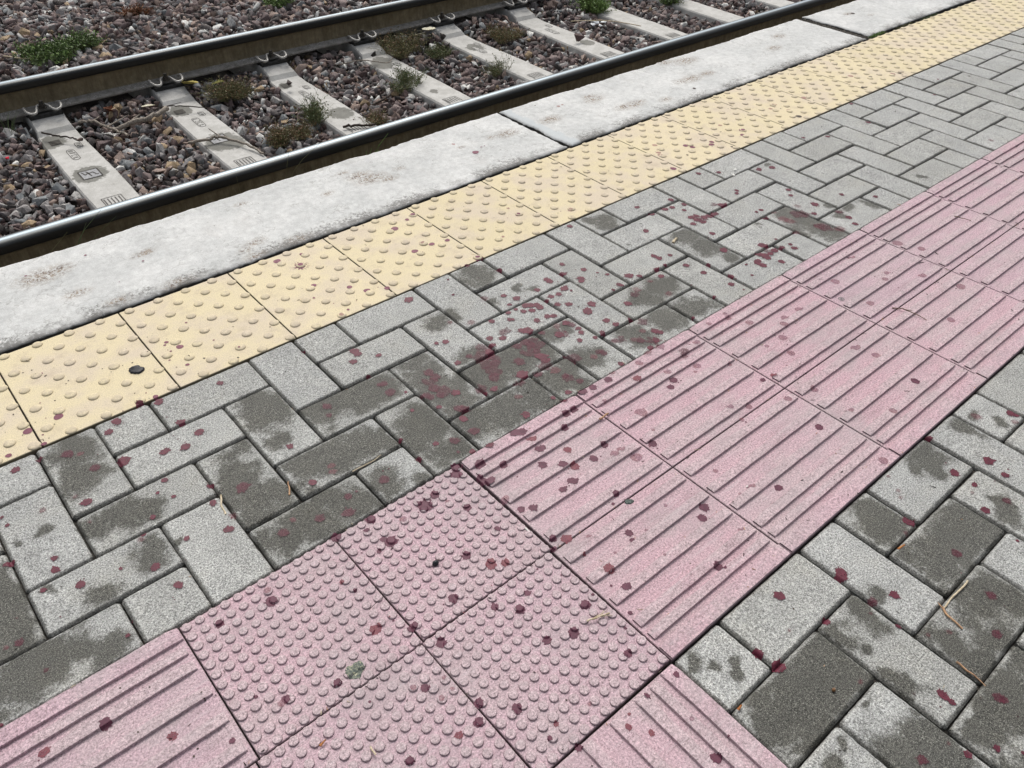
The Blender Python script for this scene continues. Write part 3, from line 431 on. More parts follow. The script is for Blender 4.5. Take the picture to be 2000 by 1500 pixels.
def pave(name, label, cells):
    root = empty(name, (cells[0][0], cells[0][1], 0), label=label, kind='structure')
    inv = Vector(root.location)
    vis = []
    for c in cells:
        p = project(c[0], c[1]); v = inframe(c[0], c[1], 0, 140)
        vis.append((-(c[2]*c[3])/max(p[2], .1)**2 if v else 1, c))
    vis.sort(key=lambda t: t[0])
    rest = B()
    for k, (sc, c) in enumerate(vis):
        V, F, dm, ed, reg = paver(None, *c, near=(sc < 0 and project(c[0], c[1])[2] < 3.4))
        if k < 100 and sc < 0:
            V = [(v[0]-inv.x, v[1]-inv.y, v[2]) for v in V]
            o = mesh('paver', V, F, MAT['paver'], root, False, {'damp': dm, 'edge': ed})
            register(*reg, o, 'paver')
        else:
            rest.add([(v[0]-inv.x, v[1]-inv.y, v[2]) for v in V], F, damp=dm, edge=ed)
            register(*reg, None, 'paver')
    if rest.V:
        o = rest.make('paver', MAT['paver'], root); o['kind'] = 'stuff'
        for t in TILES:
            if t['o'] is None: t['o'] = o
    return root
PU = .1197
upper = herringbone('u', .0363, VY0-.0005, PU, (VY0-VP0)/5, [2, 1, 0, 3], [0, 3, 2, 1], 1, 0, 5, -14, 66)
ROOT_UP = pave('block_pavement', 'grey herringbone concrete blocks between the yellow studded strip and the pink guiding path', upper)
lower = herringbone('l', .6860, VP2-.0015, .1197, .1178, [1, 0, 3, 2], [3, 2, 1, 0], 0, 0, 8, 0, 40)
ROOT_LO = pave('block_pavement', 'grey herringbone concrete blocks on the near side of the pink guiding path, lower right of the photo', lower)

# ------------------------------------------------------------ tactile tiles
RIBS = [(-.0, .0300), (.0445, .0610), (.0755, .0955), (.1325, .1515), (.190, .2095), (.2495, .2695)]
def tile_obj(parent, inv, cx, cy, ang, w, h, b, kind, mat, hf, name):
    c, s = math.cos(ang), math.sin(ang)
    V = [(cx+x*c-y*s-inv.x, cy+x*s+y*c-inv.y, z) for x, y, z in b.V]
    o = mesh(name, V, b.F, mat, parent, False, b.A)
    register(cx, cy, ang, w, h, hf, o, kind); return o
def base_slab(b, w, h, g=.0011, dirt=.9):
    x, y = w/2-g, h/2-g; e = .0014
    V = []; dr = []
    rings = [(0, 0, -.03, 1), (0, 0, -.0016, 1), (e, e, 0, .0), ]
    for (a, c, z, d) in rings:
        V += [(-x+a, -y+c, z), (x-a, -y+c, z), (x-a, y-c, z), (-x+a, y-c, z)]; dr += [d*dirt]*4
    F = []
    for k in range(2):
        for i in range(4):
            j = (i+1) % 4; F.append((k*4+i, k*4+j, k*4+4+j, k*4+4+i))
    F.append((8, 9, 10, 11))
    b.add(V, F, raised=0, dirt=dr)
def ribbed(w, h, flip, hh=.0058, endm=.0075):
    """ribs run along x; profile measured from the +y side (flip: from the -y side)"""
    b = B(); base_slab(b, w, h); spans = []
    sc = h/.2911
    for k, (p, q) in enumerate(RIBS):
        p *= sc; q *= sc
        lo, hi = (h/2-q, h/2-p) if not flip else (-h/2+p, -h/2+q)
        if k == 0:
            if flip: lo = -h/2+.0016
            else: hi = h/2-.0016
        spans.append((lo, hi)); t = .0011
        x0, x1 = -w/2+endm, w/2-endm
        if k == 0: x0, x1 = -w/2+.003, w/2-.003
        nseg = 24; V = []; rz = []; dr = []
        for i in range(nseg+1):
            x = x0+(x1-x0)*i/nseg
            e = .0025 if i in (0, nseg) else 0
            wob = [nz(x*1.0+k*3.1+lo, lo*7+w, 30)*.0007 for _ in range(1)][0]
            V += [(x, lo-t+wob, -.0008), (x, lo+wob, hh-e*1.6), (x, lo+.0012+wob, hh-e), (x, hi-.0012+wob, hh-e), (x, hi+wob, hh-e*1.6), (x, hi+t+wob, -.0008)]
            rk = .1 if k == 0 else 1
            rz += [.2*rk, .9*rk, rk, rk, .9*rk, .2*rk]; dr += [.50, .10, 0, 0, .04, .32]  # some grime, mostly wall shade put into the colour, darkest viewer side
        F = []
        for i in range(nseg):
            for j in range(5): F.append((i*6+j, (i+1)*6+j, (i+1)*6+j+1, i*6+j+1))
        b.add(V[:6], [tuple(range(6))], raised=.5, dirt=.95); b.add(V[-6:], [tuple(reversed(range(6)))], raised=.5, dirt=.5)  # end walls darkened likewise, shade painted stronger on the viewer's end
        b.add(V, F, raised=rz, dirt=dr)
    def hf(a, c):
        if abs(a) > w/2-.006: return 0
        for lo, hi in spans:
            if lo-.0008 <= c <= hi+.0008: return hh
        return 0
    return b, hf
def knobs(w, h, nx, ny, mx, my, px, py, r0, r1, hh, n=14, stagger=False, dome=False):
    b = B(); base_slab(b, w, h); C = []
    for j in range(ny):
        for i in range(nx):
            x = -w/2+mx+i*px+(px/2 if stagger and j % 2 else 0); y = h/2-my-j*py
            if abs(x) > w/2-r0*.8: continue
            x += R.uniform(-.0003, .0003); y += R.uniform(-.0003, .0003); k = R.uniform(.93, 1.04); hk = hh*R.uniform(.85, 1.05)
            C.append((x, y, r0*k, r1*k, hk))
            V = []; F = []; rz = []; dr = []
            prof = [(r0*k+.0002, -.0006, .15, .50), (r0*k*.985, hk*.18, .4, .30), (r0*k*.93, hk*.50, .7, .05), (r0*k*.80, hk*.76, 1, 0), (r0*k*.58, hk*.92, 1, 0), (r0*k*.3, hk, 1, 0)] if dome else \
                   [(r0*k+.0006, -.0008, .15, .85), (r0*k, hk*.2, .5, .6), (r1*k+.0004, hk*.85, 1.3, .18), (r1*k*.93, hk, 1.9, .0), (r1*k*.5, hk*1.02, 1.9, 0)]
            for (rr, z, a, d) in prof:
                for q in range(n):
                    an = 2*math.pi*q/n; V.append((x+rr*math.cos(an), y+rr*math.sin(an), z)); rz.append(a); dr.append(d)
            for p in range(len(prof)-1):
                for q in range(n): F.append((p*n+q, p*n+(q+1) % n, (p+1)*n+(q+1) % n, (p+1)*n+q))
            F.append(tuple((len(prof)-1)*n+q for q in range(n)))
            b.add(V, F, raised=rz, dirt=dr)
    grid = {}
    for c in C: grid.setdefault((round((c[0])/.03), round(c[1]/.03)), []).append(c)
    def hf(a, c):
        gi, gj = round(a/.03), round(c/.03)
        for i in (-1, 0, 1):
            for j in (-1, 0, 1):
                for (x, y, ra, rb, hk) in grid.get((gi+i, gj+j), ()):
                    d = math.hypot(a-x, c-y)
                    if d < ra:
                        if dome: return hk*(1-(d/ra)**2.6)
                        return hk*1.02 if d < rb+.0004 else hk*(ra-d)/(ra-rb-.0004)
        return 0
    return b, hf

inv = Vector((.8, .65, 0))
PINK = empty('tactile_pavement', inv, kind='structure', label='pink tactile guiding path of ribbed and studded concrete tiles crossing the platform')
SP = .2911
# studded tiles (measured corners)
def quad(c):
    c = [Vector(p) for p in c]; m = sum(c, Vector((0, 0)))/4
    e = (c[1]-c[0])+(c[2]-c[3]); ang = math.atan2(e.y, e.x); w = e.length/2; h = ((c[0]-c[3])+(c[1]-c[2])).length/2
    return m.x, m.y, ang, w, h
QA = [(.0968, .9365), (.3960, .9365), (.3915, .6470), (.0884, .6457)]
QB = [(.3960, .9365), (.6950, .9365), (.6877, .6520), (.3915, .6480)]
QC = [(.3917, .6480), (.6877, .6520), (.6848, .3575), (.3900, .3550)]
QD = [(.0884, .6457), (.3917, .6480), (.3900, .3550), (.0860, .3550)]
for q in (QA, QB, QC, QD):
    x, y, a, w, h = quad(q)
    b, hf = knobs(w, h, 13, 13, .0107, .0098, (w-.0214)/12, (h-.0196)/12, .0085, .0076, .0034, 18)
    o = tile_obj(PINK, inv, x, y, a, w, h, b, 'studded', MAT['pink'], hf, 'studded_tile')
    o['label'] = 'pink tile covered with small round flat-topped studs'
UJ = [.691, 1.0299]+[1.0244+.402*k for k in range(1, 14)]
for k in range(len(UJ)-1):
    for row in (0, 1):
        u0, u1 = UJ[k], UJ[k+1]
        if k == 0: u0 = .6955 if row == 0 else .6875
        b, hf = ribbed(u1-u0, SP, row == 1)
        tile_obj(PINK, inv, (u0+u1)/2, VP0-SP*(row+.5), R.uniform(-.0012, .0012), u1-u0, SP, b, 'ribbed', MAT['pink'], hf, 'ribbed_tile')
for k in range(3):
    for row in (0, 1):
        u1 = .0925-.400*k-(.006 if row else 0); u0 = u1-.400
        b, hf = ribbed(u1-u0, SP, row == 1)
        tile_obj(PINK, inv, (u0+u1)/2, VP0-SP*(row+.5), 0, u1-u0, SP, b, 'ribbed', MAT['pink'], hf, 'ribbed_tile')
for k in range(3):       # branch of the path running towards the viewer
    for col in (0, 1):
        L = .400; cy = .3540-L*(k+.5); wv = .2955
        cx = .6845-wv/2-wv*col
        b, hf = ribbed(L, wv, col == 1)
        # rotate so that +y of the profile faces +x of the world
        tile_obj(PINK, inv, cx, cy, -math.pi/2, L, wv, b, 'ribbed', MAT['pink'], hf, 'ribbed_tile')

inv = Vector((1, 1.7, 0))
YEL = empty('tactile_pavement', inv, kind='structure', label='yellow tactile warning strip of domed tiles along the platform edge')
for k in range(-3, 21):
    u0 = .3518+.29675*k
    b, hf = knobs(.2965, VY1-VY0-.001, 4, 10, .0247, .0117, .0742, .0393,   .0128, .008, .0041, 20, True, True)
    o = tile_obj(YEL, inv, u0+.1484, (VY0+VY1)/2, R.uniform(-.0015, .0015), .2965, VY1-VY0-.0012, b, 'domed', MAT['yellow'], hf, 'domed_tile')
    for p in o.data.polygons: p.use_smooth = len(p.vertices) == 4 and p.area < .0004

# ------------------------------------------------------------ platform edge slabs
def slab(u0, u1, label, mortar=False, seed=0):
    v0, v1 = 1.921+(.014 if seed == 2 else 0), 2.310
    xs = np.arange(u0, u1+.0001, (u1-u0)/round((u1-u0)/.010)); ys = np.array([v0, v0+.003, v0+.006]+list(np.linspace(v0+.016, v1-.012, 32))+[v1-.006, v1-.003, v1])
    V = []; li = []; ed = []; mo = []; wl = []
    def ext(t, s0): return nz(t, s0, 9)*.006+nz(t, s0, 30)*.004+nz(t, s0, 90)*.002
    notch = [(.62, .05, .010), (1.40, .10, .012), (2.42, .12, .008), (2.78, .08, .01), (.30, .08, .008), (3.3, .1, .008)]
    for j, y in enumerate(ys):
        for i, x in enumerate(xs):
            ty = (y-v0)/(v1-v0)
            e = ext(x, 7.7)
            for (nx_, nw, nd) in notch:
                if abs(x-nx_) < nw: e -= nd*(1-(abs(x-nx_)/nw)**4)*(.7+.6*nz(x, 3, 60))
            yy = y+e*max(0, (ty-.6)/.4)**2
            if ty < .2: yy += (nz(x, 1.3, 20)*.002-.001)*(1-ty/.2)
            xx = x
            tx0 = (x-u0)/.05; tx1 = (u1-x)/.05
            if tx0 < 1: xx += (1-tx0)*(.004+nz(y, u0, 14)*.010+nz(y, u0, 50)*.004+(.016 if seed == 2 else 0)*(1-abs(ty-.5)))
            if tx1 < 1: xx -= (1-tx1)*(.003+nz(y, u1+5, 14)*.006+nz(y, u1, 50)*.004+(.014*(1-ty) if mortar is None else 0))
            d = min(y-v0, v1-y, x-u0, u1-x)
            z = .003+nz(x, y, 6)*.002+nz(x, y, 40)*.0008
            if d < .006: z -= (.006-d)*.5+(nz(x, y, 60)+.2)*.003*(1-d/.006)
            V.append((xx, yy, z))
            q = 0
            for (lx, ly, r) in LICH:
                dd = math.hypot((x-lx)*.8, (y-ly)*1.5)/r
                if dd < 1.3: q = max(q, 1.15-dd*.9)
            li.append(max(0, min(1, q)))
            ed.append(max(0, 1-(y-v0)/.075))
            wl.append(0); mo.append(1.0 if mortar and (x-u0) < .055-.02*ty+nz(y, 3, 25)*.02 and (x-u0) > .0 else 0.)
    nx, ny = len(xs), len(ys)
    F = [(j*nx+i, j*nx+i+1, (j+1)*nx+i+1, (j+1)*nx+i) for j in range(ny-1) for i in range(nx-1)]
    ring = [i for i in range(nx)]+[j*nx+nx-1 for j in range(1, ny)]+[(ny-1)*nx+i for i in range(nx-2, -1, -1)]+[j*nx for j in range(ny-2, 0, -1)]
    o = len(V)
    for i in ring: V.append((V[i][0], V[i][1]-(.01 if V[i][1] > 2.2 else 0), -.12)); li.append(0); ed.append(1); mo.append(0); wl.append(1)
    for k in range(len(ring)): F.append((ring[k], o+k, o+(k+1) % len(ring), ring[(k+1) % len(ring)]))
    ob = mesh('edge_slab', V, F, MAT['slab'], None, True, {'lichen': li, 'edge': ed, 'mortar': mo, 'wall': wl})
    tag(ob, label, 'edge slab', 'pale concrete slabs along the platform edge')
    w = ob.data
    def hf(a, b): return .0035
    register((u0+u1)/2, (v0+v1)/2, 0, u1-u0, v1-v0, hf, ob, 'slab')
slab(-2.045, -.052, 'pale concrete edge slab starting outside the photo on the left')
slab(-.046, 1.948, 'pale concrete edge slab at the left, up to the first cracked joint with dark brown lichen patch near its left end')
slab(1.957, 3.934, 'pale concrete edge slab in the middle with a bluish mortar strip along its left end', True)
slab(3.972, 5.95, 'pale concrete edge slab at the top right beyond the wide grit-filled joint', None, 2)
slab(5.956, 7.95, 'pale concrete edge slab farthest away, outside the top right corner')
f = B(); f.box(-6, 12, 1.914, 2.292, -.504, -.121)
tag(f.make('platform_wall', MAT['face']), 'grey concrete wall under the pale edge slabs facing the track', 'wall')

# ------------------------------------------------------------ rails
RC = [2.918-.0335, 2.918-.0335+1.502]; ZT = -.200
def rail(vc, label):
    # half profile of a 50 kg rail: (half width, z from top, part)
    root = empty('rail', (3, vc, ZT-.148), label=label, cat='rail', group='steel running rails of the track')
    z0 = ZT+.148-.148
    top = [(0, .0, 1), (.005, .0001, .8), (.009, .0002, .45), (.013, .0005, .20), (.018, .0012, .08), (.025, .0042, .05), (.0300, .0085, .05), (.0328, .0150, .0), (.0335, .022, 0), (.0335, .034, 0), (.0325, .039, 0), (.020, .0455, 0)]
    web = [(.020, .0455, 0), (.0105, .052, 0), (.0078, .062, 0), (.0075, .10, 0), (.0095, .116, 0), (.020, .1255, 0)]
    foot = [(.020, .1255, 0), (.040, .131, 0), (.0655, .1365, 0), (.0675, .1385, 0), (.0675, .1465, 0), (.064, .148, 0)]
    us = np.linspace(-6, 14, 121)
    for nm, prof, mt in (('rail_head', top, 'head'), ('rail_web', web, 'web'), ('rail_foot', foot, 'foot')):
        full = [(-x, z, a) for x, z, a in reversed(prof)]+[(x, z, a) for x, z, a in prof[(1 if nm == 'rail_head' else 0):]]
        V = []; ru = []
        n = len(full)
        for u in us:
            for (x, z, a) in full: V.append((u-3, x, .148-z+(nz(u, x, 3)*.0 if nm != 'rail_foot' else nz(u*3, x*20, 9)*.0008))); ru.append(a)
        F = []
        for i in range(len(us)-1):
            for j in range(n-1):
                if nm != 'rail_head' and j == len(prof)-1: continue   # open gap inside, closed by neighbours
                F.append((i*n+j, i*n+j+1, (i+1)*n+j+1, (i+1)*n+j))
            if nm == 'rail_foot': F.append((i*n+n-1, i*n, (i+1)*n, (i+1)*n+n-1))
        o = mesh(nm, V, F, MAT[mt], root, True, {'running': ru})
    return root
rail(RC[0], 'steel rail nearest the platform with shiny head and brown web')
rail(RC[1], 'steel rail farther from the platform with clips along its dirty foot')

# ------------------------------------------------------------ sleepers
ZF = ZT-.148                   # underside of the rail foot
ZM = -.412                     # top of the sleeper in the middle
MID = (RC[0]+RC[1])/2
def sleeper(uc, rz, label, style):
    root = empty('sleeper', (uc, MID, -.50), rz, label=label, cat='sleeper', group='concrete sleepers under the rails')
    hw = [(0, .094), (.30, .090), (.50, .086), (.54, .0855), (.562, .0775), (.60, .0765), (.645, .0755), (.751, .078), (.86, .080), (1.15, .086)]
    def top(y):
        y = abs(y)
        if y < .44: return ZM
        if y < .540: return ZM+(y-.44)/.10*.006
        if y < .562: return ZM+.006+(y-.54)/.022*.020
        if y < .655: return ZM+.026+(y-.562)/.093*.024
        if y < .850: return ZF-.010
        if y < .88: return -.36
        return max(ZM+.01, -.36-(y-.88)*.25)
    def half(y):
        y = abs(y); return float(np.interp(y, [a for a, _ in hw], [b for _, b in hw]))
    ys = sorted(set([round(s*v, 4) for s in (-1, 1) for v in [0, .44, .539, .541, .562, .564, .655, .657, .848, .851, .88, .95, 1.05, 1.15]+list(np.arange(.03, 1.14, .03))]))
    b = B(); V = []; dm = []
    sec = [(-1.18, None), (-1.03, -.008), (-.96, 0), (-.6, 0), (-.2, 0), (.2, 0), (.6, 0), (.96, 0), (1.03, -.008), (1.18, None)]
    sp = [(-.02, .375, .05), (-.03, .0, .075)] if style in (0, 1, 2, 3) else []
    for y in ys:
        for (k, dz) in sec:
            x = k*half(y); z = top(y)+(dz or 0) if dz is not None else -.50
            if dz is not None: z += nz(uc+x, y, 25)*.0012
            x += nz(uc*3, y, 30)*.0012*k
            V.append((x, y, z+.50))
            q = 0
            for (sx, sy, r) in SPOTS.get(style, ()):
                d = math.hypot(x-sx, (y-sy)*.8)/r; q = max(q, 1.0-d*.6)
            dm.append(q)
    n = len(sec)
    F = [(i*n+j, i*n+j+1, (i+1)*n+j+1, (i+1)*n+j) for i in range(len(ys)-1) for j in range(n-1)]
    F.append(tuple(reversed(range(n)))); F.append(tuple((len(ys)-1)*n+j for j in range(n)))
    mesh('sleeper_body', V, F, MAT['sleeper'], root, False, {'damp': dm})
    zt = ZM+.50
    # marks cast into the top
    def outline(b, pts, w=.0030, z=zt+.0006, hh=.0016):
        w *= 1.45
        for (p, q) in zip(pts, pts[1:]):
            p = Vector((*p, 0)); q = Vector((*q, 0)); d = (q-p).normalized(); s = Vector((-d.y, d.x, 0))*w/2
            b.add([(p-s).to_tuple()[:2]+(z,), (q-s).to_tuple()[:2]+(z,), (q+s).to_tuple()[:2]+(z,), (p+s).to_tuple()[:2]+(z,)], [(0, 1, 2, 3)])
    if style in (0, 1):
        pb = B(); pb.add([(-.050, -.012, zt+.0008), (.030, -.012, zt+.0008), (.030, .075, zt+.0008), (-.050, .075, zt+.0008)], [(0, 1, 2, 3)])
        p = pb.make('emblem_panel', MAT['wetpanel'], root)
        lb = B(); outline(lb, [(-.050, -.012), (.030, -.012), (.030, .075), (-.050, .075), (-.050, -.012)], .0045, zt+.0014)
        # zigzag emblem lines
        outline(lb, [(-.038, .062), (-.030, .030), (-.016, .046), (-.010, .008)], .004, zt+.0016)
        outline(lb, [(-.020, .064), (-.012, .038), (.004, .046), (.012, .016), (.022, .012)], .004, zt+.0016)
        lb.make('emblem_lines', MAT['hole'], p)
    if style in (0, 1, 2, 3, 4, 5):
        # pill-shaped recess with raised letters, and a small one beside it
        for (x0, y0, w, h, nl) in ((-.008, .275, .034, .125, 4), (.044, .370, .028, .055, 2)):
            pb = B(); V = []
            for k in range(20):
                a = 2*math.pi*k/20; V.append((x0+math.copysign(abs(math.cos(a))**.45, math.cos(a))*w/2, y0+math.copysign(abs(math.sin(a))**.45, math.sin(a))*h/2, zt+.0006))
            pb.add(V, [tuple(range(20))]); p = pb.make('cast_mark', MAT['sleeper'], root)
            lb = B(); outline(lb, [v[:2] for v in V]+[V[0][:2]], .0022, zt+.0012)
            for q in range(nl):
                yy = y0+h/2-h*(q+.7)/(nl+.4)
                for (a, c) in R.sample([((-.3, -.3), (-.3, .3)), ((-.3, .3), (.3, .3)), ((.3, .3), (.3, -.3)), ((.3, -.3), (-.3, -.3)), ((-.3, 0), (.3, 0))], 3):
                    outline(lb, [(x0+a[0]*w, yy+a[1]*h/(nl+1)), (x0+c[0]*w, yy+c[1]*h/(nl+1))], .0022, zt+.0013)
            lb.make('cast_letters', MAT['recess'], p)
    if style in (0, 1, 2, 3, 4, 5, 6):
        yb = -.262 if style < 2 else -.25
        lb = B(); outline(lb, [(-.05, yb-.045), (-.05, yb+.03), (.03, yb+.03), (.03, yb-.045)], .003, zt+.0008)
        for q in range(5): outline(lb, [(-.042+q*.015, yb-.035), (-.042+q*.015, yb+.020)], .004, zt+.0012)
        lb.make('cast_mark', MAT['recess'], root)
    if style in (0, 1, 2):
        hb = B(); hb.add([(-.060, .425, zt+.002), (-.012, .425, zt+.002), (-.012, .475, zt+.004), (-.060, .475, zt+.004)], [(0, 1, 2, 3)])
        hb.make('pocket', MAT['hole'], root)
    # fastenings
    for rc in (-.751, .751):
        pad = B(); pad.box(-.078, .078, rc-.072, rc+.072, ZF-.0095+.50, ZF-.0006+.50)
        pad.make('rail_pad', MAT['pad'], root)
        for sg in (-1, 1):
            y0 = rc+sg*.0675; zc = ZF+.50
            pl = B(); pl.box(-.074, .074, min(y0+sg*.003, y0+sg*.040), max(y0+sg*.003, y0+sg*.040), zc-.012, zc+.006, .003)
            plate = pl.make('guide_plate', MAT['pad'], root)
            cb = B()
            for q in (-1, 1):
                pts = [(q*.074, y0-sg*.026, zc+.026), (q*.080, y0+sg*.000, zc+.034), (q*.079, y0+sg*.030, zc+.029), (q*.070, y0+sg*.048, zc+.024), (q*.056, y0+sg*.054, zc+.021), (q*.041, y0+sg*.048, zc+.021), (q*.033, y0+sg*.030, zc+.025), (q*.027, y0+sg*.012, zc+.030), (q*.018, y0-sg*.004, zc+.034), (q*.002, y0-sg*.008, zc+.034)]
                tube(cb, spline(pts, 5), .0060, 8)
            cl = cb.make('spring_clip', MAT['clip'], root, True)
            bb = B()
            for (r, za, zb) in ((.019, .026, .031), (.014, .031, .045), (.009, .045, .060)):
                n = 6 if r == .014 else 12
                V = [(r*math.cos(2*math.pi*k/n), y0+sg*.014+r*math.sin(2*math.pi*k/n), zc+z) for z in (za, zb) for k in range(n)]
                bb.add(V, [(k, (k+1) % n, n+(k+1) % n, n+k) for k in range(n)]+[tuple(range(n, 2*n))])
            bb.make('bolt', MAT['bolt'], cl)
    return root
SPOTS = {0: [(-.035, .47, .06), (-.07, .45, .05), (-.015, .032, .075), (.01, .04, .06), (-.03, .02, .06)], 1: [(-.03, .46, .06), (-.0, .0, .09), (.03, -.04, .07), (-.04, -.03, .06)],
         2: [(-.04, .45, .04), (.02, -.05, .07)], 3: [(-.03, .42, .07), (.0, .46, .06), (-.02, -.1, .03)], 4: [(0, .33, .06)], 5: [(.03, -.02, .05)]}
SL = [('concrete sleeper at the far left with a square cast emblem ringed by a wet stain', 0), ('second concrete sleeper from the left with sticks lying across it', 1),
      ('third concrete sleeper with a dark stone near its rail seat and weeds below', 2), ('fourth concrete sleeper with a dark cubic stone and twig', 3),
      ('fifth concrete sleeper with a wedge of dark stone at its top end', 4), ('sixth concrete sleeper with a large brown stone at mid length', 5),
      ('seventh concrete sleeper beside the bright green bush', 6), ('eighth concrete sleeper near the top edge behind the second green bush', 7), ('ninth concrete sleeper at the top edge of the photo', 8),
      ('tenth concrete sleeper, last one before the top right edge', 9)]
for k in range(-1, 12):
    if 0 <= k < 10: lab, st = SL[k]
    else: lab, st = (('concrete sleeper just outside the left edge', 9) if k < 0 else ('concrete sleeper beyond the top edge, number %s out of view' % ('one' if k == 10 else 'two'), 9))
    sleeper(.772+.5945*k, -.034+R.uniform(-.01, .01), lab, st)

# ------------------------------------------------------------ ballast
def rock_shape(seed):
    rr = random.Random(seed); bm = bmesh.new()
    sx, sy, sz = rr.uniform(.8, 1.35), rr.uniform(.6, 1.0), rr.uniform(.40, .72)
    for k in range(rr.randint(8, 13)):
        v = Vector((rr.gauss(0, 1), rr.gauss(0, 1), rr.gauss(0, 1))).normalized()*rr.uniform(.82, 1.08)
        bm.verts.new((v.x*sx*.52, v.y*sy*.5, max(-.62, min(.62, v.z))*sz*.62))
    g = bmesh.ops.convex_hull(bm, input=bm.verts)
    bmesh.ops.delete(bm, geom=[v for v in bm.verts if not v.link_faces], context='VERTS')
    bmesh.ops.dissolve_limit(bm, angle_limit=.22, verts=bm.verts, edges=bm.edges)
    bmesh.ops.bevel(bm, geom=list(bm.edges), offset=.007, segments=1, affect='EDGES')
    bmesh.ops.triangulate(bm, faces=bm.faces)
    V = np.array([v.co[:] for v in bm.verts]); F = np.array([[v.index for v in f.verts] for f in bm.faces]); bm.free()
    return V, F
ROCKS = [rock_shape(100+i) for i in range(16)]
def near_sleeper(u, v, pad):
    k = round((u-.772)/.5945)
    if not -1 <= k < 12: return False
    du = u-(.772+.5945*k)-.034*(v-MID)
    return abs(du) < .090+pad and abs(v-MID) < 1.15
rocks = []
def put(u, v, z, s, k=None):
    q = NP.normal(size=4); q /= np.linalg.norm(q)
    if R.random() < .65: q = q*np.array([1, .35, .35, 1]); q /= np.linalg.norm(q)
    w, x, y, zz = q
    Mx = np.array([[1-2*(y*y+zz*zz), 2*(x*y-zz*w), 2*(x*zz+y*w)], [2*(x*y+zz*w), 1-2*(x*x+zz*zz), 2*(y*zz-x*w)], [2*(x*zz-y*w), 2*(y*zz+x*w), 1-2*(x*x+y*y)]])
    rocks.append((u, v, z, s, R.randrange(16) if k is None else k, Mx))
def bedz(u, v):
    n = nz(u, v, 3.0)*.010+nz(u, v, 9)*.005
    if v > RC[1]+.04: return -.330+n-.02*(v-4.5)*0
    z = -.433+n
    if v < 2.95: z = -.44+n
    k = abs(((u-.772)/.5945+.5) % 1-.5)          # 0 at a sleeper
    z -= .010*max(0, 1-k/.28)
    if 4.02 < v: z += min(1, (v-4.02)/.22)*.052
    return z
def fill(u0, u1, v0, v1, step, layers, smin, smax):
    for L in range(layers):
        for u in np.arange(u0, u1, step):
            for v in np.arange(v0, v1, step):
                uu, vv = u+R.uniform(-.5, .5)*step+L*step/2, v+R.uniform(-.5, .5)*step+L*step/2
                s = smin*.7+(smax*1.05-smin*.7)*R.random()**1.5
                if near_sleeper(uu, vv, s*R.uniform(.0, .30)) : continue
                if RC[1]-.070-s*.10 < vv < RC[1]+.070 and not (L == 0 and vv < RC[1]): continue
                if RC[0]-.085 < vv < RC[0]+.07+s*.2: continue
                put(uu, vv, bedz(uu, vv)-(layers-1-L)*.020-s*.10+R.uniform(-.006, .008), s)
fill(-.8, 8.6, 2.98, 4.46, .0330, 2, .036, .080)
fill(-1.0, 6.6, 4.44, 8.6, .0370, 2, .042, .092)
fill(-.2, 8.0, 2.33, 2.83, .036, 1, .03, .05)
for k in range(46):            # smaller chips that have spilled on to the sleepers' edges and along the far rail foot
    u = R.uniform(.4, 6); put(u, R.uniform(4.20, 4.31), -.405, R.uniform(.018, .03))
vis = []
for i, r in enumerate(rocks):
    p = project(r[0], r[1], r[2])
    ok = 8 < p[0] < 1992 and 8 < p[1] < 1492 and not near_sleeper(r[0], r[1], 0)
    # hidden behind the near rail head?
    if ok and r[1] < 4.3:
        t = (H-r[2]); vh = r[1]*(H-(ZT))/(H-r[2]); ok = vh > RC[0]+.04
    if r[1] > 4.3:
        vh = r[1]*(H-ZT)/(H-r[2]); ok = ok and vh > RC[1]+.04
    top_ = r[2] > bedz(r[0], r[1])-.4*r[3]-.004
    if ok and top_: vis.append((r[3]/p[2], i))
vis.sort(reverse=True)
single = set(i for _, i in vis[:300])
def rock_mesh(i):
    u, v, z, s, k, Mx = rocks[i]; V, F = ROCKS[k]
    return (V*s)@Mx.T, F
tot_v = 0; VV = []; FF = []; VB = []; FB = []; n0 = n1 = 0
for i, r in enumerate(rocks):
    V, F = rock_mesh(i)
    if i in single:
        o = mesh('ballast_stone', V, [tuple(map(int, f)) for f in F], MAT['stone'])
        o.location = r[:3]
        if r[1] < 4.35: tag(o, 'angular crushed ballast stone lying in the bed between the two rails', 'stone', 'ballast stones between the rails')
        else: tag(o, 'angular crushed ballast stone lying in the bed beyond the far rail', 'stone', 'ballast stones beyond the far rail')
        continue
    if r[1] < 4.35: VV.append(V+np.array(r[:3])); FF.append(F+n0); n0 += len(V)
    else: VB.append(V+np.array(r[:3])); FB.append(F+n1); n1 += len(V)
def bulk(name, VV, FF, label):
    V = np.concatenate(VV).astype(np.float32); F = np.concatenate(FF).astype(np.int32)
    me = bpy.data.meshes.new(name); me.vertices.add(len(V)); me.vertices.foreach_set('co', V.ravel())
    me.loops.add(F.size); me.loops.foreach_set('vertex_index', F.ravel()); me.polygons.add(len(F))
    me.polygons.foreach_set('loop_start', np.arange(0, F.size, 3, dtype=np.int32)); me.polygons.foreach_set('loop_total', np.full(len(F), 3, dtype=np.int32))
    me.materials.append(MAT['stone']); me.update(calc_edges=True); me.validate()
    o = bpy.data.objects.new(name, me); COL.objects.link(o); return tag(o, label, 'gravel', kind='stuff')
bulk('ballast', VV, FF, 'bed of countless crushed stones between the rails'); bulk('ballast', VB, FB, 'bed of countless crushed stones beyond the far rail')
print('rocks', len(rocks), 'visible', len(vis))
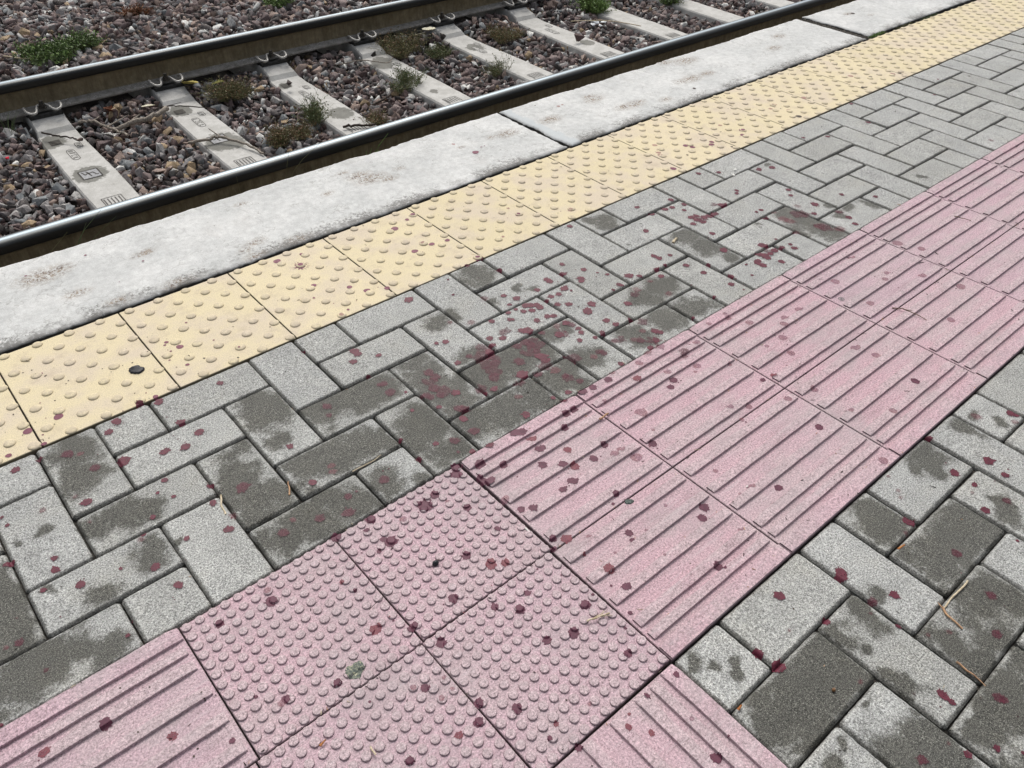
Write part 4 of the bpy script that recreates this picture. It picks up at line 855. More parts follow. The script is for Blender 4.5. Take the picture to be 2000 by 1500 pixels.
def loose(u, v, z, s, label, color, k, stretch=(1, 1, 1), name='stone'):
    V, F = ROCKS[k]; V = V*s*np.array(stretch)
    m = simple('loose_'+name+'_%d' % int(u*1000), tuple(c*.8 for c in color), tuple(min(1, c*1.2) for c in color), 120)
    o = mesh(name, V, [tuple(map(int, f)) for f in F], m); o.location = (u, v, z); o.rotation_euler = (R.uniform(-.3, .3), R.uniform(-.3, .3), R.uniform(0, 3))
    return tag(o, label, 'stone')
loose(1.925, 4.02, -.372, .046, 'small dark rounded stone standing on the third sleeper near its rail seat', (.07, .055, .05), 3)
loose(2.52, 4.09, -.358, .058, 'dark cubic stone on the fourth sleeper above the thin twig', (.035, .034, .033), 5)
loose(3.02, 4.11, -.355, .068, 'dark wedge-shaped stone on the left edge of the fifth sleeper', (.07, .062, .055), 7, (1.2, .8, 1.2))
loose(3.73, 3.635, -.375, .092, 'large brown stone resting on the right edge of the sixth sleeper', (.085, .055, .05), 9, (1, 1, 1.4))
loose(.833, 3.995, -.385, .045, 'small brown stone at the end of the short stick on the leftmost sleeper', (.11, .085, .075), 2)
loose(.54, 4.07, -.42, .03, 'small bright red scrap among the ballast at the left edge', (.60, .02, .05), 4, name='red_scrap')
for q, (a, b_) in enumerate([(4.02, 3.80), (4.07, 3.83), (4.12, 3.81), (4.05, 3.77)]):
    loose(a, b_, -.395, .05, ['white crumpled scrap left of the other white scraps below the bright bush', 'white crumpled scrap in the middle of the white litter below the bright bush', 'white crumpled scrap rightmost below the bright bush', 'white crumpled scrap lowest of the white litter below the bright bush'][q], (.75, .78, .8), 4+q, (1.2, .8, .5), name='litter_scrap')

# gravelly soil in the wide joint between two slabs
b = B()
for k in range(420):
    v = R.uniform(1.93, 2.30); u = 3.953+R.gauss(0, .014); s = R.uniform(.004, .011); V, F = ROCKS[R.randrange(16)]
    b.add([(u+x*s, v+y*s, -.004+z*s+R.uniform(-.004, .002)) for x, y, z in V], [tuple(map(int, f)) for f in F])
tag(b.make('joint_gravel', simple('joint_grit', (.10, .09, .075), (.34, .31, .27), 300)), 'brown grit packed into the wide joint between two edge slabs', 'gravel', kind='stuff')
b = B(); b.box(-6, 12, 1.9078, 1.9215, -.05, -.020); b.box(3.925, 3.985, 1.922, 2.30, -.05, -.007); b.box(1.93, 1.98, 1.922, 2.29, -.05, -.03)
tag(b.make('joint_dirt', MAT['bed']), kind='structure', label='dark soil in the open joints of the platform edge')

# ------------------------------------------------------------ stains
def stain_shape(u, v, r, kind, surf):
    n = 60; rings = max(4, int(r/.0011)); rr = random.Random(int(u*10000)+int(v*7777))
    ph = [rr.uniform(0, 6.28) for _ in range(4)]; el = rr.uniform(.84 if surf == 'paver' else .93, 1.0); ea = rr.uniform(0, 3.14)
    spikes = []
    burst = kind == 'x' or surf == 'paver' or (surf in ('studded', 'ribbed') and kind != 'f')
    ns = 0
    if kind == 'k' or r < .0028: burst = False
    if burst: ns = rr.randint(11, 18) if surf == 'paver' or kind == 'x' else rr.randint(4, 10)
    if kind == 'x': r *= 1.15
    for _ in range(ns): spikes.append((rr.uniform(0, 6.28), rr.uniform(.08, .38 if kind != 'x' else .9), rr.uniform(.05, .10)))
    r *= 1.22 if surf == 'paver' else (1.38 if surf in ('ribbed', 'studded') else 1.15)
    if kind in 'sk': r *= .85
    base = .90 if burst else 1.0
    if kind == 'm': base = 1.0; spikes = [(rr.uniform(0, 6.28), rr.uniform(-.5, .5), rr.uniform(.12, .4)) for _ in range(14)]
    V = [(u, v)]; 
    rad = []
    for k in range(n):
        a = 2*math.pi*k/n
        q = base*(1+.06*math.sin(2*a+ph[0])+.045*math.sin(3*a+ph[1])+(.05*math.sin(5*a+ph[2])+.05*math.sin(8*a+ph[3]) if burst else .01*math.sin(5*a+ph[2])))
        for (sa, sr, sw) in spikes:
            d = abs((a-sa+math.pi) % (2*math.pi)-math.pi)
            if d < sw*1.6: q += sr*(1-d/(sw*1.6))
        ex = math.sqrt((math.cos(a-ea))**2+(el*math.sin(a-ea))**2)
        rad.append(q*r*ex)
    for j in range(1, rings+1):
        for k in range(n):
            a = 2*math.pi*k/n; V.append((u+rad[k]*j/rings*math.cos(a), v+rad[k]*j/rings*math.sin(a)))
    F = [(0, 1+k, 1+(k+1) % n) for k in range(n)]
    for j in range(rings-1):
        for k in range(n):
            F.append((1+j*n+k, 1+(j+1)*n+k, 1+(j+1)*n+(k+1) % n, 1+j*n+(k+1) % n))
    lift = .0005+.0004*rr.random()
    if surf == 'paver': lift += .0006
    P = [(x, y, height(x, y)+lift) for x, y in V]
    if kind == 'x':      # fine satellite lines of a hard splash
        for _ in range(16):
            a = rr.uniform(0, 6.28); d0 = r*rr.uniform(1.0, 1.3); d1 = d0+r*rr.uniform(.2, .7); w = .0006; o = len(P)
            for (dd, ww) in ((d0, w), (d1, w*.5)):
                for sg in (-1, 1):
                    x = u+dd*math.cos(a)-sg*ww*math.sin(a); y = v+dd*math.sin(a)+sg*ww*math.cos(a); P.append((x, y, height(x, y)+lift))
            F.append((o, o+1, o+3, o+2))
    return P, F
drops = []
for t in nums(DROPS):
    u, v, r = map(float, t[:3]); k = t[3]
    tl, a, b_ = locate(u, v, .004)
    if tl is None: continue
    drops.append((u, v, r, k, tl, a, b_))
# finer spatter around the dense splashes
dense = [d for d in drops if d[2] > .006 and d[3] != 'k']
for _ in range(420):
    d = dense[R.randrange(len(dense))]; a = R.uniform(0, 6.28); q = abs(R.gauss(0, .035))+.008
    u, v = d[0]+q*math.cos(a), d[1]+q*math.sin(a); tl, x, y = locate(u, v, .0)
    if tl and tl['kind'] != 'slab': drops.append((u, v, R.uniform(.0006, .0019), 's', tl, x, y))
for _ in range(760):
    u, v = R.uniform(-.1, 4.5), R.uniform(.0, 2.3); tl, x, y = locate(u, v, .0)
    if tl and inframe(u, v) and (tl['kind'] in ('domed', 'slab') or R.random() < .45): drops.append((u, v, R.uniform(.0005, .0015), 'k', tl, x, y))
sz = sorted(range(len(drops)), key=lambda i: -drops[i][2]/project(drops[i][0], drops[i][1])[2] if drops[i][3] != 's' and inframe(drops[i][0], drops[i][1], 0, 10) else 0)
big = set(sz[:300]); rest = {}
def is_damp(t, x, y):
    if t['kind'] != 'paver': return False
    return any(math.hypot(x-a, y-b_) < r*.8 for a, b_, r in DAMPS)
for i, (u, v, r, k, tl, a, b_) in enumerate(drops):
    sf = tl['kind']
    if k == 'k': mt = 'speck'
    elif k == 'm': mt = 'smear'
    elif sf == 'paver': mt = 'd_fnt' if k == 'f' else ('d_dark' if is_damp(tl, u, v) else 'd_pav')
    elif sf == 'domed': mt = 'd_yelf' if k == 'f' else 'd_yel'
    elif sf == 'slab': mt = 'd_yelf' if k == 'f' else 'd_yel'
    else: mt = 'd_pinkf' if k == 'f' else ('d_red' if (int(u*9973) % 6 == 0) else 'd_pink')
    P, F = stain_shape(u, v, r, k, sf)
    if i in big and not tl['o'].get('kind'):
        inv = tl['o'].parent.location if tl['o'].parent else Vector((0, 0, 0))
        o = mesh('juice_stain', [(x-inv.x, y-inv.y, z) for x, y, z in P], F, MAT[mt], tl['o'], True)
    else:
        root = tl['o'] if tl['kind'] == 'slab' else tl['o'].parent
        rest.setdefault((root.name, mt), (root, B()))[1].add(P, F)
for (rn, mt), (root, b) in rest.items():
    inv = root.location
    b.V = [(x-inv.x, y-inv.y, z) for x, y, z in b.V]
    o = b.make('spatter', MAT[mt], root, True); o['kind'] = 'stuff'
print('drops', len(drops))

# ------------------------------------------------------------ litter on the paving
def flat_blob(name, u, v, r, mat, label, cat, rag=.25, hh=.0012, asp=(1, 1), rot=0, seed=1):
    rr = random.Random(seed); n = 48; V = []
    def rd(a): return 1+rag*(nz(math.cos(a), math.sin(a), 1.6, seed)+.5*nz(math.cos(a), math.sin(a), 4., seed))
    for (f, z) in ((1, .0003), (.94, hh*.8), (.75, hh), (.4, hh*1.05)):
        for k in range(n):
            a = 2*math.pi*k/n; x = rd(a)*r*f*math.cos(a)*asp[0]; y = rd(a)*r*f*math.sin(a)*asp[1]
            x, y = x*math.cos(rot)-y*math.sin(rot), x*math.sin(rot)+y*math.cos(rot)
            V.append((x, y, height(u+x, v+y)+z))
    F = [(j*n+k, j*n+(k+1) % n, (j+1)*n+(k+1) % n, (j+1)*n+k) for j in range(3) for k in range(n)]+[tuple(3*n+k for k in range(n))]
    o = mesh(name, V, F, mat, None, True); o.location = (u, v, 0)
    return tag(o, label, cat)
gum = simple('black_gum', (.010, .011, .016), (.025, .027, .034), 200, .5)
flat_blob('chewing_gum', .300, 1.651, .0145, gum, 'flat black blob of chewing gum on the yellow domed tile at the left', 'gum', .35, .0045, (1.25, .8), -.6, 3)
flat_blob('chewing_gum', .889, .639, .0085, simple('grey_gum', (.035, .05, .045), (.11, .135, .12), 300, .7), 'small grey green blob of old gum on the ribbed pink tile near the studded tiles', 'gum', .15, .0016, (1.2, .7), -.4, 5)
cm = M('exposed_aggregate'); cm.bump(cm.noise(300, 3), .6, .002)
cm.done(cm.ramp(cm.noise(240, 4, .75), [(.40, (.07, .085, .075)), (.54, (.17, .19, .16)), (.62, (.40, .38, .24)), (.70, (.60, .58, .50))]), .8)
flat_blob('surface_patch', .277, .675, .0150, cm.m, 'green grey patch of broken surface on the studded pink tile', 'patch', .3, .0012, (1, 1), .3, 9)
def berry(u, v, r, label, col):
    bm = bmesh.new(); bmesh.ops.create_icosphere(bm, subdivisions=3, radius=r)
    for q in bm.verts:
        q.co *= 1+.10*nz(q.co.x, q.co.y, 2.2/r, q.co.z*2.2/r); q.co.x *= 1.15
    me = bpy.data.meshes.new('berry'); bm.to_mesh(me); bm.free()
    me.polygons.foreach_set('use_smooth', [True]*len(me.polygons)); me.materials.append(simple('berry_skin', col, tuple(c*2 for c in col), 400, .35))
    o = bpy.data.objects.new('berry', me); COL.objects.link(o); o.location = (u, v, height(u, v)+r*.85); tag(o, label, 'berry')
    sb = B(); tube(sb, spline([(r*.9, 0, r*.2), (r*1.4, r*.3, r*.6), (r*1.9, r*.2, r*.5)], 3), .0005, 5); sb.make('stalk', MAT['twig'], o)
def tw(name, c1, c2): return simple(name, c1, c2, 150, .8)
MAT['twig'] = tw('brown_twig', (.10, .065, .045), (.24, .17, .12)); MAT['straw'] = tw('pale_straw', (.42, .34, .22), (.62, .54, .40))
MAT['tan'] = tw('tan_husk', (.34, .19, .11), (.52, .34, .20)); MAT['darktwig'] = tw('dark_twig', (.022, .016, .013), (.06, .045, .035))
MAT['greyw'] = tw('grey_wood', (.13, .11, .09), (.34, .30, .25)); MAT['white'] = tw('white_bit', (.62, .62, .58), (.80, .80, .76)); MAT['orange'] = tw('orange_husk', (.28, .10, .03), (.45, .20, .07))
berry(.504, .762, .0055, 'small round black berry on the studded pink tile', (.012, .014, .016))
berry(.848, .152, .003, 'tiny brown seed on the big dark paver at the lower right', (.10, .05, .02))
def twig(name, pts, rad, mat, label, cat='twig', taper=.6, branches=()):
    b = B()
    P = [(u, v, (z if z is not None else height(u, v)+rad*1.1)) for u, v, z in pts]
    o0 = Vector(P[0]); SPn = spline(P, 5)
    SPn = [p+Vector((nz(p.x, p.y, 60), nz(p.y, p.x, 60), nz(p.x, p.y, 90)))*rad*1.2 for p in SPn]
    tube(b, [p-o0 for p in SPn], rad, 7, taper)
    for br in branches:
        q = [Vector((u, v, z if z is not None else height(u, v)+rad)) for u, v, z in br]
        tube(b, [p-o0 for p in spline(q, 4)], rad*.55, 6, .5)
    o = b.make(name, MAT[mat], None, True); o.location = o0
    return tag(o, label, cat)
N = None
twig('twig', [(1.925, .656, N), (1.937, .627, .007), (1.945, .569, N)], .0016, 'twig', 'thin brown twig lying across the seam of the ribbed pink tiles', branches=[[(1.936, .63, .007), (1.948, .612, .006)]])
twig('twig', [(2.537, .792, N), (2.545, .768, .006), (2.551, .744, N)], .0014, 'twig', 'short thin twig farthest up the pink ribbed path')
twig('straw', [(.512, 1.057, .001), (.55, 1.0545, .002), (.583, 1.0585, .001)], .0013, 'straw', 'long pale straw lying in a joint of the grey pavers', 'straw')
twig('straw', [(1.225, .1115, .003), (1.18, .1125, .004), (1.133, .1125, .002)], .0019, 'straw', 'pale straw stalk at the lower right above the tan husk', 'straw', .8)
twig('husk', [(1.133, .1155, .003), (1.124, .100, .004), (1.120, .072, .003)], .0023, 'tan', 'tan dry husk touching the pale stalk at the lower right', 'husk', .7, [[(1.131, .113, .004), (1.137, .125, .003)]])
twig('husk', [(1.052, .048, .0), (1.050, .022, .001), (1.047, -.006, .0)], .0020, 'tan', 'long tan husk lying in the joint beside a paver at the lower right', 'husk', .35)
twig('stem', [(.279, 1.167, .001), (.268, 1.14, .002), (.264, 1.116, .001)], .0021, 'straw', 'pale brown stem stub in the paver joint at the lower left', 'stem', .8)
twig('stem', [(.382, 1.080, .002), (.390, 1.098, .003), (.398, 1.114, .002)], .0018, 'tan', 'yellowish stem bit in the joint beside the stained paver', 'stem', .7)
twig('straw', [(.630, .497, .006), (.652, .489, .0075), (.672, .483, .006)], .0017, 'straw', 'pale straw bundle lying on the studs at the right of the studded tiles', 'straw', .9, [[(.655, .488, .0075), (.668, .494, .006)], [(.65, .49, .0075), (.672, .478, .005)], [(.64, .494, .007), (.670, .489, .009)]])
twig('straw', [(.228, .553, .005), (.226, .537, .006)], .0016, 'straw', 'short white straw on the studs near the lower edge', 'straw', .9)
twig('splinter', [(.686, .727, .001), (.685, .703, .001)], .0018, 'white', 'white splinter lodged in the joint beside the studded tile', 'splinter', .8)
twig('splinter', [(1.012, .842, .006), (1.038, .843, .007)], .0021, 'tan', 'short brown stick across the joint of the ribbed pink tiles', 'stick', .95)
twig('hair', [(.356, .756, .004), (.390, .761, .007), (.421, .749, .006)], .0005, 'darktwig', 'fine dark fibre crossing from one studded tile to the next', 'fibre')
twig('wood_chip', [(1.727, 1.243, .004), (1.752, 1.251, .006)], .0045, 'straw', 'small pale wood chip on the dark damp paver', 'wood chip', .8)
twig('leaf_scrap', [(.170, .602, .005), (.182, .606, .007)], .0022, 'orange', 'tiny orange leaf scrap on the studded tile at the bottom', 'leaf', .5)
twig('husk', [(1.196, .232, .0), (1.212, .229, .003)], .0026, 'orange', 'orange brown husk in the joint next to a large dark paver', 'husk', .5)
twig('husk', [(.702, .232, .001), (.712, .233, .004)], .0024, 'orange', 'orange husk at the corner of the first paver beside the pink path', 'husk', .6)
twig('twig', [(.925, 1.42, .003), (1.0, 1.40, .003)], .0012, 'darktwig', 'dark bent pine needle at the yellow strip\'s lower edge', 'needle') if False else None
for (u, v, rot, s, mt, lab) in [(.148, 1.175, .3, .008, 'white', 'small white chip in a paver joint at the left'), (2.27, 1.432, 0, .012, 'white', 'white crumb at the far paver joint, upper one of the pair'), (2.232, 1.409, 1, .011, 'white', 'white crumb at the far paver joint, lower one of the pair'), (1.104, .513, 0, .006, 'white', 'white paper bit between the ribs at the right')]:
    V, F = ROCKS[int(u*10) % 16]
    o = mesh('chip', V*s*np.array((1.3, .9, .6)), [tuple(map(int, f)) for f in F], MAT[mt]); o.location = (u, v, .002); o.rotation_euler.z = rot; tag(o, lab, 'chip')
# faint stamped ring on a ribbed tile
b = B(); n = 24; V = []
for rr_ in (.0085, .0062):
    for k in range(n): V.append((rr_*math.cos(2*math.pi*k/n), rr_*math.sin(2*math.pi*k/n), 0))
b.add(V, [(k, (k+1) % n, n+(k+1) % n, n+k) for k in range(n)])
V = [(.0035*math.cos(2*math.pi*k/n), .0035*math.sin(2*math.pi*k/n), 0) for k in range(n)]; b.add(V, [tuple(range(n))])
o = b.make('ring_mark', simple('ring_dirt', (.13, .13, .13), (.22, .21, .21), 200)); o.location = (1.858, .766, height(1.858, .766)+.0007); tag(o, 'grey ring mark with a dot at its centre on a ribbed pink tile', 'mark')
# needles, husk crumbs and seed bits: far too many to count
for nm, mt, cnt, dens in (('debris', 'darktwig', 620, 0), ('debris', 'tan', 150, 1), ('debris', 'straw', 90, 1)):
    b = B()
    for _ in range(cnt):
        u, v = R.uniform(-.15, 4.2), R.uniform(-.1, 1.9)
        if dens or R.random() < .55:      # gather in joints and beside ribs
            j = R.random()
            if j < .35: v = VP0-SP*R.choice([0, 1, 2])+R.gauss(0, .004)
            elif j < .75: v = VP0-R.choice([.030, .061, .0955, .1515, .2095, .2695, .309, .3675, .426, .486, .5245, .554])-.002+R.gauss(0, .0015); u = R.uniform(.7, 4)
            else: u = .0363+PU*R.randint(-1, 40)+R.gauss(0, .003)
        if not inframe(u, v): continue
        a = R.uniform(0, 6.28); L = R.uniform(.0015, .007)*(1 if R.random() < .88 else 2.2); w = R.uniform(.00035, .0010)
        z0 = height(u, v); u1, v1 = u+L*math.cos(a), v+L*math.sin(a); z1 = height(u1, v1)
        if abs(z1-z0) > .003: z1 = z0
        tube(b, [(u, v, z0+w), ((u+u1)/2+R.uniform(-.001, .001), (v+v1)/2, (z0+z1)/2+w+.0004), (u1, v1, z1+w)], w, 5, .6)
    tag(b.make(nm, MAT[mt]), {'darktwig': 'dark crumbs and needles strewn over the paving', 'tan': 'tan husk crumbs strewn over the paving', 'straw': 'pale straw crumbs strewn over the paving'}[mt], 'debris', kind='stuff')

# ------------------------------------------------------------ sticks and leaves on the track
twig('stick', [(.905, 4.22, -.395), (.955, 4.17, -.385), (.985, 4.06, -.385), (1.03, 3.92, -.392)], .0075, 'greyw', 'pale forked stick on the ballast right of the leftmost sleeper', 'stick', .7, [[(.955, 4.17, -.385), (1.01, 4.21, -.385)], [(.985, 4.06, -.385), (1.12, 4.14, -.385)]])
twig('stick', [(1.00, 4.03, -.392), (1.10, 4.02, -.378), (1.20, 4.02, -.370), (1.295, 4.07, -.368)], .0105, 'greyw', 'thick grey stick whose cut end rests on the second sleeper', 'stick', 1.1, [[(1.06, 4.02, -.385), (1.16, 4.10, -.38)]])
twig('stick', [(1.215, 3.665, -.392), (1.30, 3.64, -.390), (1.355, 3.625, -.385), (1.42, 3.49, -.392), (1.44, 3.37, -.402)], .0070, 'greyw', 'curved grey twig with a fork lying across the lower second sleeper', 'stick', .8, [[(1.355, 3.625, -.385), (1.335, 3.70, -.365)]])
twig('stick', [(.722, 4.15, -.374), (.764, 4.09, -.380), (.80, 4.05, -.384), (.826, 4.01, -.384)], .0045, 'darktwig', 'short dark twig across the upper end of the leftmost sleeper', 'stick', .8)
twig('stick', [(1.22, 4.14, -.392), (1.30, 4.13, -.383), (1.37, 4.07, -.380), (1.46, 4.00, -.388), (1.50, 3.96, -.40)], .0030, 'darktwig', 'thin dark twig over the top of the second sleeper', 'stick', .8, [[(1.30, 4.13, -.383), (1.38, 4.12, -.378)]])
twig('stick', [(2.30, 4.15, -.392), (2.44, 4.10, -.380), (2.53, 3.99, -.383), (2.62, 4.05, -.385)], .0035, 'greyw', 'thin grey twig crossing the fourth sleeper under the cubic stone', 'stick', .7)
twig('stick', [(2.15, 3.55, -.398), (2.27, 3.59, -.395), (2.36, 3.67, -.397)], .0055, 'darktwig', 'dark curved twig in the ballast left of the fourth sleeper', 'stick', .7)
twig('stick', [(3.95, 3.95, -.395), (4.12, 3.80, -.385), (4.25, 3.60, -.392)], .0035, 'straw', 'long pale stalk below the bright green bush', 'stalk', .8)
twig('stick', [(1.88, 3.40, -.398), (1.93, 3.38, -.395), (2.02, 3.33, -.398)], .0065, 'darktwig', 'dark stub of twig on the lower end of the third sleeper', 'stick', .8)
twig('straw', [(.84, 5.10, -.30), (.93, 4.98, -.30), (1.08, 4.95, -.302)], .004, 'straw', 'yellow dry stalk behind the far rail at the left', 'straw', .6, [[(.93, 4.98, -.30), (1.00, 5.05, -.30)]])
def leaf(u, v, z, L, w, rot, mat, label, curl=.2):
    b = B(); n = 9; V = []; F = []
    for i in range(n+1):
        t = i/n; ww = w*math.sin(math.pi*min(1, t*1.05+.02))**.8*(1+.12*math.sin(t*19))
        zz = curl*L*(t-.5)**2
        V += [(L*t, -ww, zz+ww*.5), (L*t, 0, zz), (L*t, ww, zz+ww*.45)]
    for i in range(n): F += [(i*3, i*3+1, i*3+4, i*3+3), (i*3+1, i*3+2, i*3+5, i*3+4)]
    V2 = [(x, y, zv-.0006) for x, y, zv in V]; m0 = len(V); F += [tuple(reversed([q+m0 for q in f])) for f in F]
    b.add(V+V2, F); tube(b, [(-L*.35, 0, .002), (0, 0, .001), (L, 0, curl*L*.25+.001)], .0012, 5, .4)
    o = b.make('fallen_leaf', mat, None, True); o.location = (u, v, z); o.rotation_euler = (R.uniform(-.3, .3), R.uniform(-.3, .2), rot)
    return tag(o, label, 'leaf')
ylf = simple('yellow_leaf', (.42, .34, .08), (.55, .47, .16), 50, .6); glf = simple('olive_leaf', (.13, .14, .03), (.30, .28, .07), 60, .6); blf = simple('brown_leaf', (.11, .038, .018), (.20, .075, .035), 50, .8); plf = simple('pale_dry_leaf', (.66, .62, .46), (.80, .77, .62), 60, .8)
leaf(1.46, 4.285, -.352, .11, .030, -1.0, ylf, 'yellow fallen leaf beside the clip of the second sleeper')
leaf(1.60, 4.24, -.375, .08, .024, -.8, glf, 'olive fallen leaf right of the yellow leaf')
leaf(1.04, 4.19, -.375, .055, .028, .9, blf, 'curled reddish brown leaf on the ballast between the first two sleepers', 1.6)
leaf(1.20, 4.20, -.388, .08, .016, -.7, plf, 'narrow pale leaf left of the second sleeper')
leaf(2.98, 4.26, -.355, .11, .028, -1.2, plf, 'creamy dry leaf left of the fifth sleeper, the larger of two', .5)
leaf(2.84, 4.22, -.355, .11, .015, -.7, plf, 'narrow creamy dry leaf left of the larger one beside the rail foot', .6)

# ------------------------------------------------------------ weeds
GR = {'bright': ((.10, .17, .045), (.20, .30, .09)), 'green': ((.065, .10, .04), (.135, .18, .075)), 'olive': ((.09, .095, .04), (.20, .19, .09)), 'brown': ((.13, .075, .04), (.26, .16, .09)), 'rust': ((.14, .055, .03), (.26, .12, .06))}
for k, (a, c) in GR.items():
    m = M('leaf_'+k); r = m.island(); MAT['lf_'+k] = m.done(m.mix(r, a, c), .6)
    m.b.inputs['Subsurface Weight'].default_value = 0
def weed(u, v, z, rad, hh, n, col, label, name='weed', leafs=8, lsz=.006, stemcol=None, spread=1.0, asp=1., col2=None, upright=.5):
    rad *= 1.25; n = int(n*2.2); lsz *= 1.3; hh *= 1.1
    root = empty(name, (u, v, z), label=label, cat='weed', group='weeds growing in the ballast' if name == 'weed' else None)
    st = B(); lf = B(); lf2 = B(); sub = [(R.uniform(-.75, .75)*rad, R.uniform(-.6, .6)*rad, R.uniform(.35, 1.0)) for _ in range(6)]
    for _ in range(n):
        a = R.uniform(0, 6.28); ox, oy, hk = R.choice(sub); d = rad*math.sqrt(R.random())*.55
        bx, by = ox+d*.55*math.cos(a)*asp, oy+d*.55*math.sin(a)/max(asp, .6)
        tx, ty = bx+R.gauss(0, .35)*rad*spread*asp, by+R.gauss(0, .35)*rad*spread; tz = hh*hk*R.uniform(.35, 1.1)*(1-.45*(d/rad)**2)
        P = spline([(bx, by, -.01), ((bx+tx)/2+R.gauss(0, .1)*rad, (by+ty)/2+R.gauss(0, .1)*rad, tz*.55), (tx, ty, tz)], 3)
        tube(st, P, R.uniform(.0006, .0012), 4, .5)
        for k in range(leafs):
            p = P[R.randint(1, len(P)-1)]+Vector((R.gauss(0, 1), R.gauss(0, 1), R.gauss(0, .6)))*lsz*.5
            s = lsz*R.uniform(.6, 1.5); ax = Vector((R.gauss(0, 1), R.gauss(0, 1), R.gauss(upright, .8))).normalized()
            sd_ = ax.cross(Vector((R.gauss(0, 1), R.gauss(0, 1), R.gauss(0, 1)))).normalized()*s*.28
            (lf2 if col2 and R.random() < .4 else lf).add([p, p+ax*s*.5+sd_, p+ax*s, p+ax*s*.5-sd_], [(0, 1, 2, 3)])
    st.make('stems', MAT['lf_'+(stemcol or 'olive')], root); lf.make('leaves', MAT['lf_'+col], root)
    if lf2.V: lf2.make('dry_leaves', MAT['lf_'+col2], root)
    return root
weed(1.70, 4.15, -.40, .12, .10, 150, 'olive', 'brownish green weed right of the yellow leaf between second and third sleeper', col2='brown', leafs=9)
weed(1.885, 3.60, -.41, .080, .125, 85, 'green', 'green upright weed at the left edge of the third sleeper', col2='olive', leafs=10)
weed(1.64, 3.52, -.42, .09, .085, 130, 'brown', 'brown dry weed close to the near rail left of the third sleeper', col2='olive', leafs=9)
weed(2.78, 4.17, -.40, .12, .10, 150, 'olive', 'olive weed clump by the rail foot between fourth and fifth sleeper', col2='brown', leafs=9)
weed(2.90, 4.02, -.42, .075, .075, 75, 'green', 'greener weed just below the creamy leaves', col2='olive')
weed(2.44, 3.72, -.415, .085, .105, 95, 'green', 'bushy green weed left of the lower fourth sleeper', col2='olive', leafs=10)
weed(2.08, 3.42, -.43, .070, .06, 70, 'brown', 'reddish brown weed next to the near rail right of the third sleeper', col2='olive')
weed(3.00, 3.58, -.42, .075, .10, 55, 'olive', 'thin weed sprawling over the lower fifth sleeper', col2='green', leafs=6)
weed(3.42, 4.02, -.41, .09, .09, 120, 'brown', 'brownish weed left of the sixth sleeper', col2='olive')
weed(4.28, 4.10, -.42, .095, .13, 190, 'bright', 'bright green bushy weed near the top centre of the photo', leafs=15, lsz=.010)
weed(4.92, 3.93, -.42, .085, .12, 140, 'green', 'green bushy weed at the top edge right of the bright one', col2='bright', leafs=12, lsz=.009)
weed(5.45, 4.0, -.42, .06, .06, 50, 'olive', 'small weed farthest along the track', col2='brown')
weed(1.03, 4.98, -.325, .085, .085, 150, 'green', 'green leafy mat beyond the far rail, left half', col2='bright', leafs=14, lsz=.011, asp=1.1)
weed(1.19, 5.08, -.325, .080, .075, 140, 'green', 'green leafy mat beyond the far rail, right half', col2='bright', leafs=14, lsz=.011, asp=1.1)
weed(1.70, 5.50, -.335, .055, .065, 70, 'rust', 'rust coloured dead tuft beyond the far rail', leafs=9, lsz=.010)
weed(2.50, 5.22, -.335, .085, .07, 130, 'bright', 'bright green mat beyond the far rail at the top edge', col2='green', leafs=13, lsz=.011)
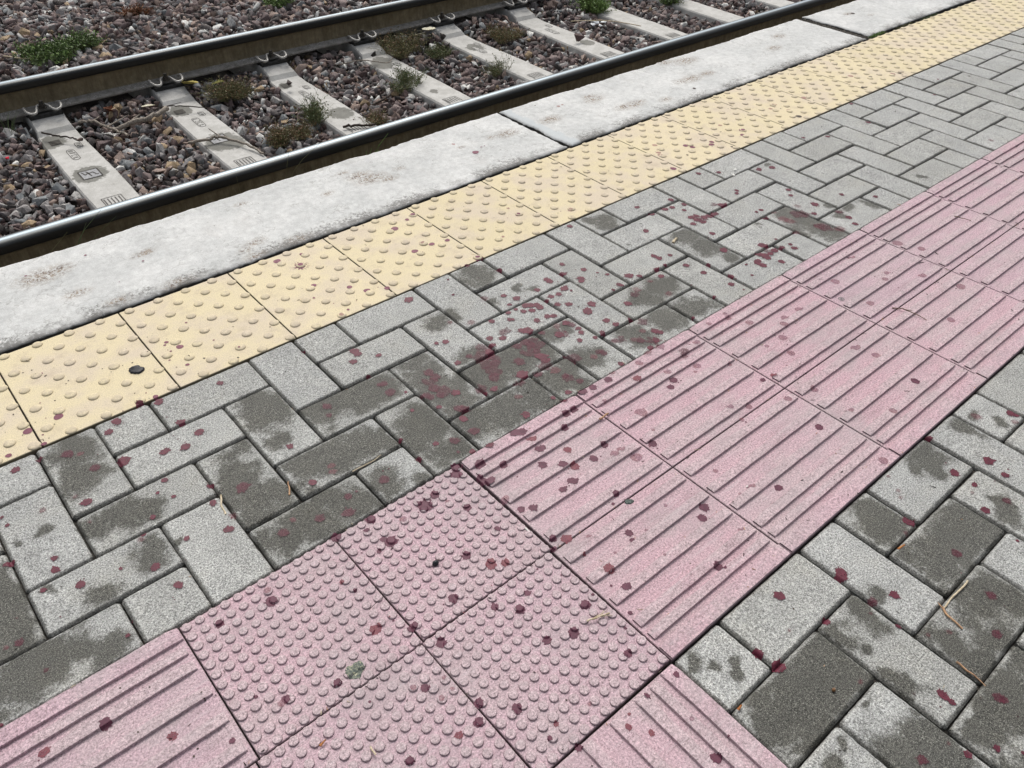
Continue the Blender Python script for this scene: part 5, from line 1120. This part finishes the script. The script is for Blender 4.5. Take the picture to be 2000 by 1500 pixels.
def blades(u, v, z, n, hh, label, col='green', lean=(0, 0), w=.0016):
    b = B()
    for _ in range(n):
        x, y = R.gauss(0, .012), R.gauss(0, .008); l = hh*R.uniform(.6, 1.1); a, c = R.gauss(lean[0], .3)*l, R.gauss(lean[1], .3)*l
        tube(b, spline([(x, y, -.02), (x+a*.4, y+c*.4, l*.6), (x+a, y+c, l)], 3), w*R.uniform(.6, 1.1), 4, .25)
    root = empty('grass_tuft', (u, v, z), label=label, cat='grass'); b.make('grass_blades', MAT['lf_'+col], root); return root
blades(.60, 4.24, -.42, 12, .13, 'thin grass tuft against the far rail at the left edge', 'green', (.2, 0))
blades(1.62, 2.76, -.36, 9, .20, 'small green sprout rising between near rail and platform edge', 'bright', (0, -.3), .004)
blades(.42, 2.74, -.36, 6, .26, 'thin stems with buds rising at the lower left platform edge', 'green', (.1, -.3))
blades(.30, 2.70, -.36, 5, .22, 'pale thin stems at the far left platform edge', 'olive', (.1, -.3))
blades(1.05, 2.78, -.36, 4, .28, 'dark thin grass blades standing in front of the near rail', 'olive', (.0, -.2), .0012)
blades(1.22, 2.78, -.36, 4, .24, 'few dark blades right of the others before the near rail', 'olive', (.2, -.2), .0012)
def moss(u0, v0, u1, v1, w, n, label, col):
    b = B()
    for _ in range(n):
        t = R.random(); u, v = u0+(u1-u0)*t+R.gauss(0, w), v0+(v1-v0)*t+R.gauss(0, w*.5); s = R.uniform(.002, .006)
        p = Vector((u-u0, v-v0, R.uniform(0, .006))); ax = Vector((R.gauss(0, 1), R.gauss(0, 1), R.gauss(1, .6))).normalized()*s; sd_ = ax.cross(Vector((R.gauss(0, 1), R.gauss(0, 1), R.gauss(0, 1)))).normalized()*s*.35
        b.add([p, p+ax*.5+sd_, p+ax, p+ax*.5-sd_], [(0, 1, 2, 3)])
    o = b.make('moss', MAT['lf_'+col]); o.location = (u0, v0, -.004); return tag(o, label, 'moss')
moss(3.975, 1.922, 4.10, 1.926, .012, 700, 'bright moss cushion where the wide slab joint meets the yellow strip', 'bright')
moss(4.20, 1.915, 4.36, 1.916, .006, 260, 'olive moss along the slab joint right of the bright cushion', 'olive')
moss(4.45, 1.915, 4.62, 1.916, .006, 220, 'green moss strip farthest along the slab joint', 'green')
moss(2.2, 1.915, 3.0, 1.915, .003, 120, 'thin olive moss line along the middle slab joint', 'olive')
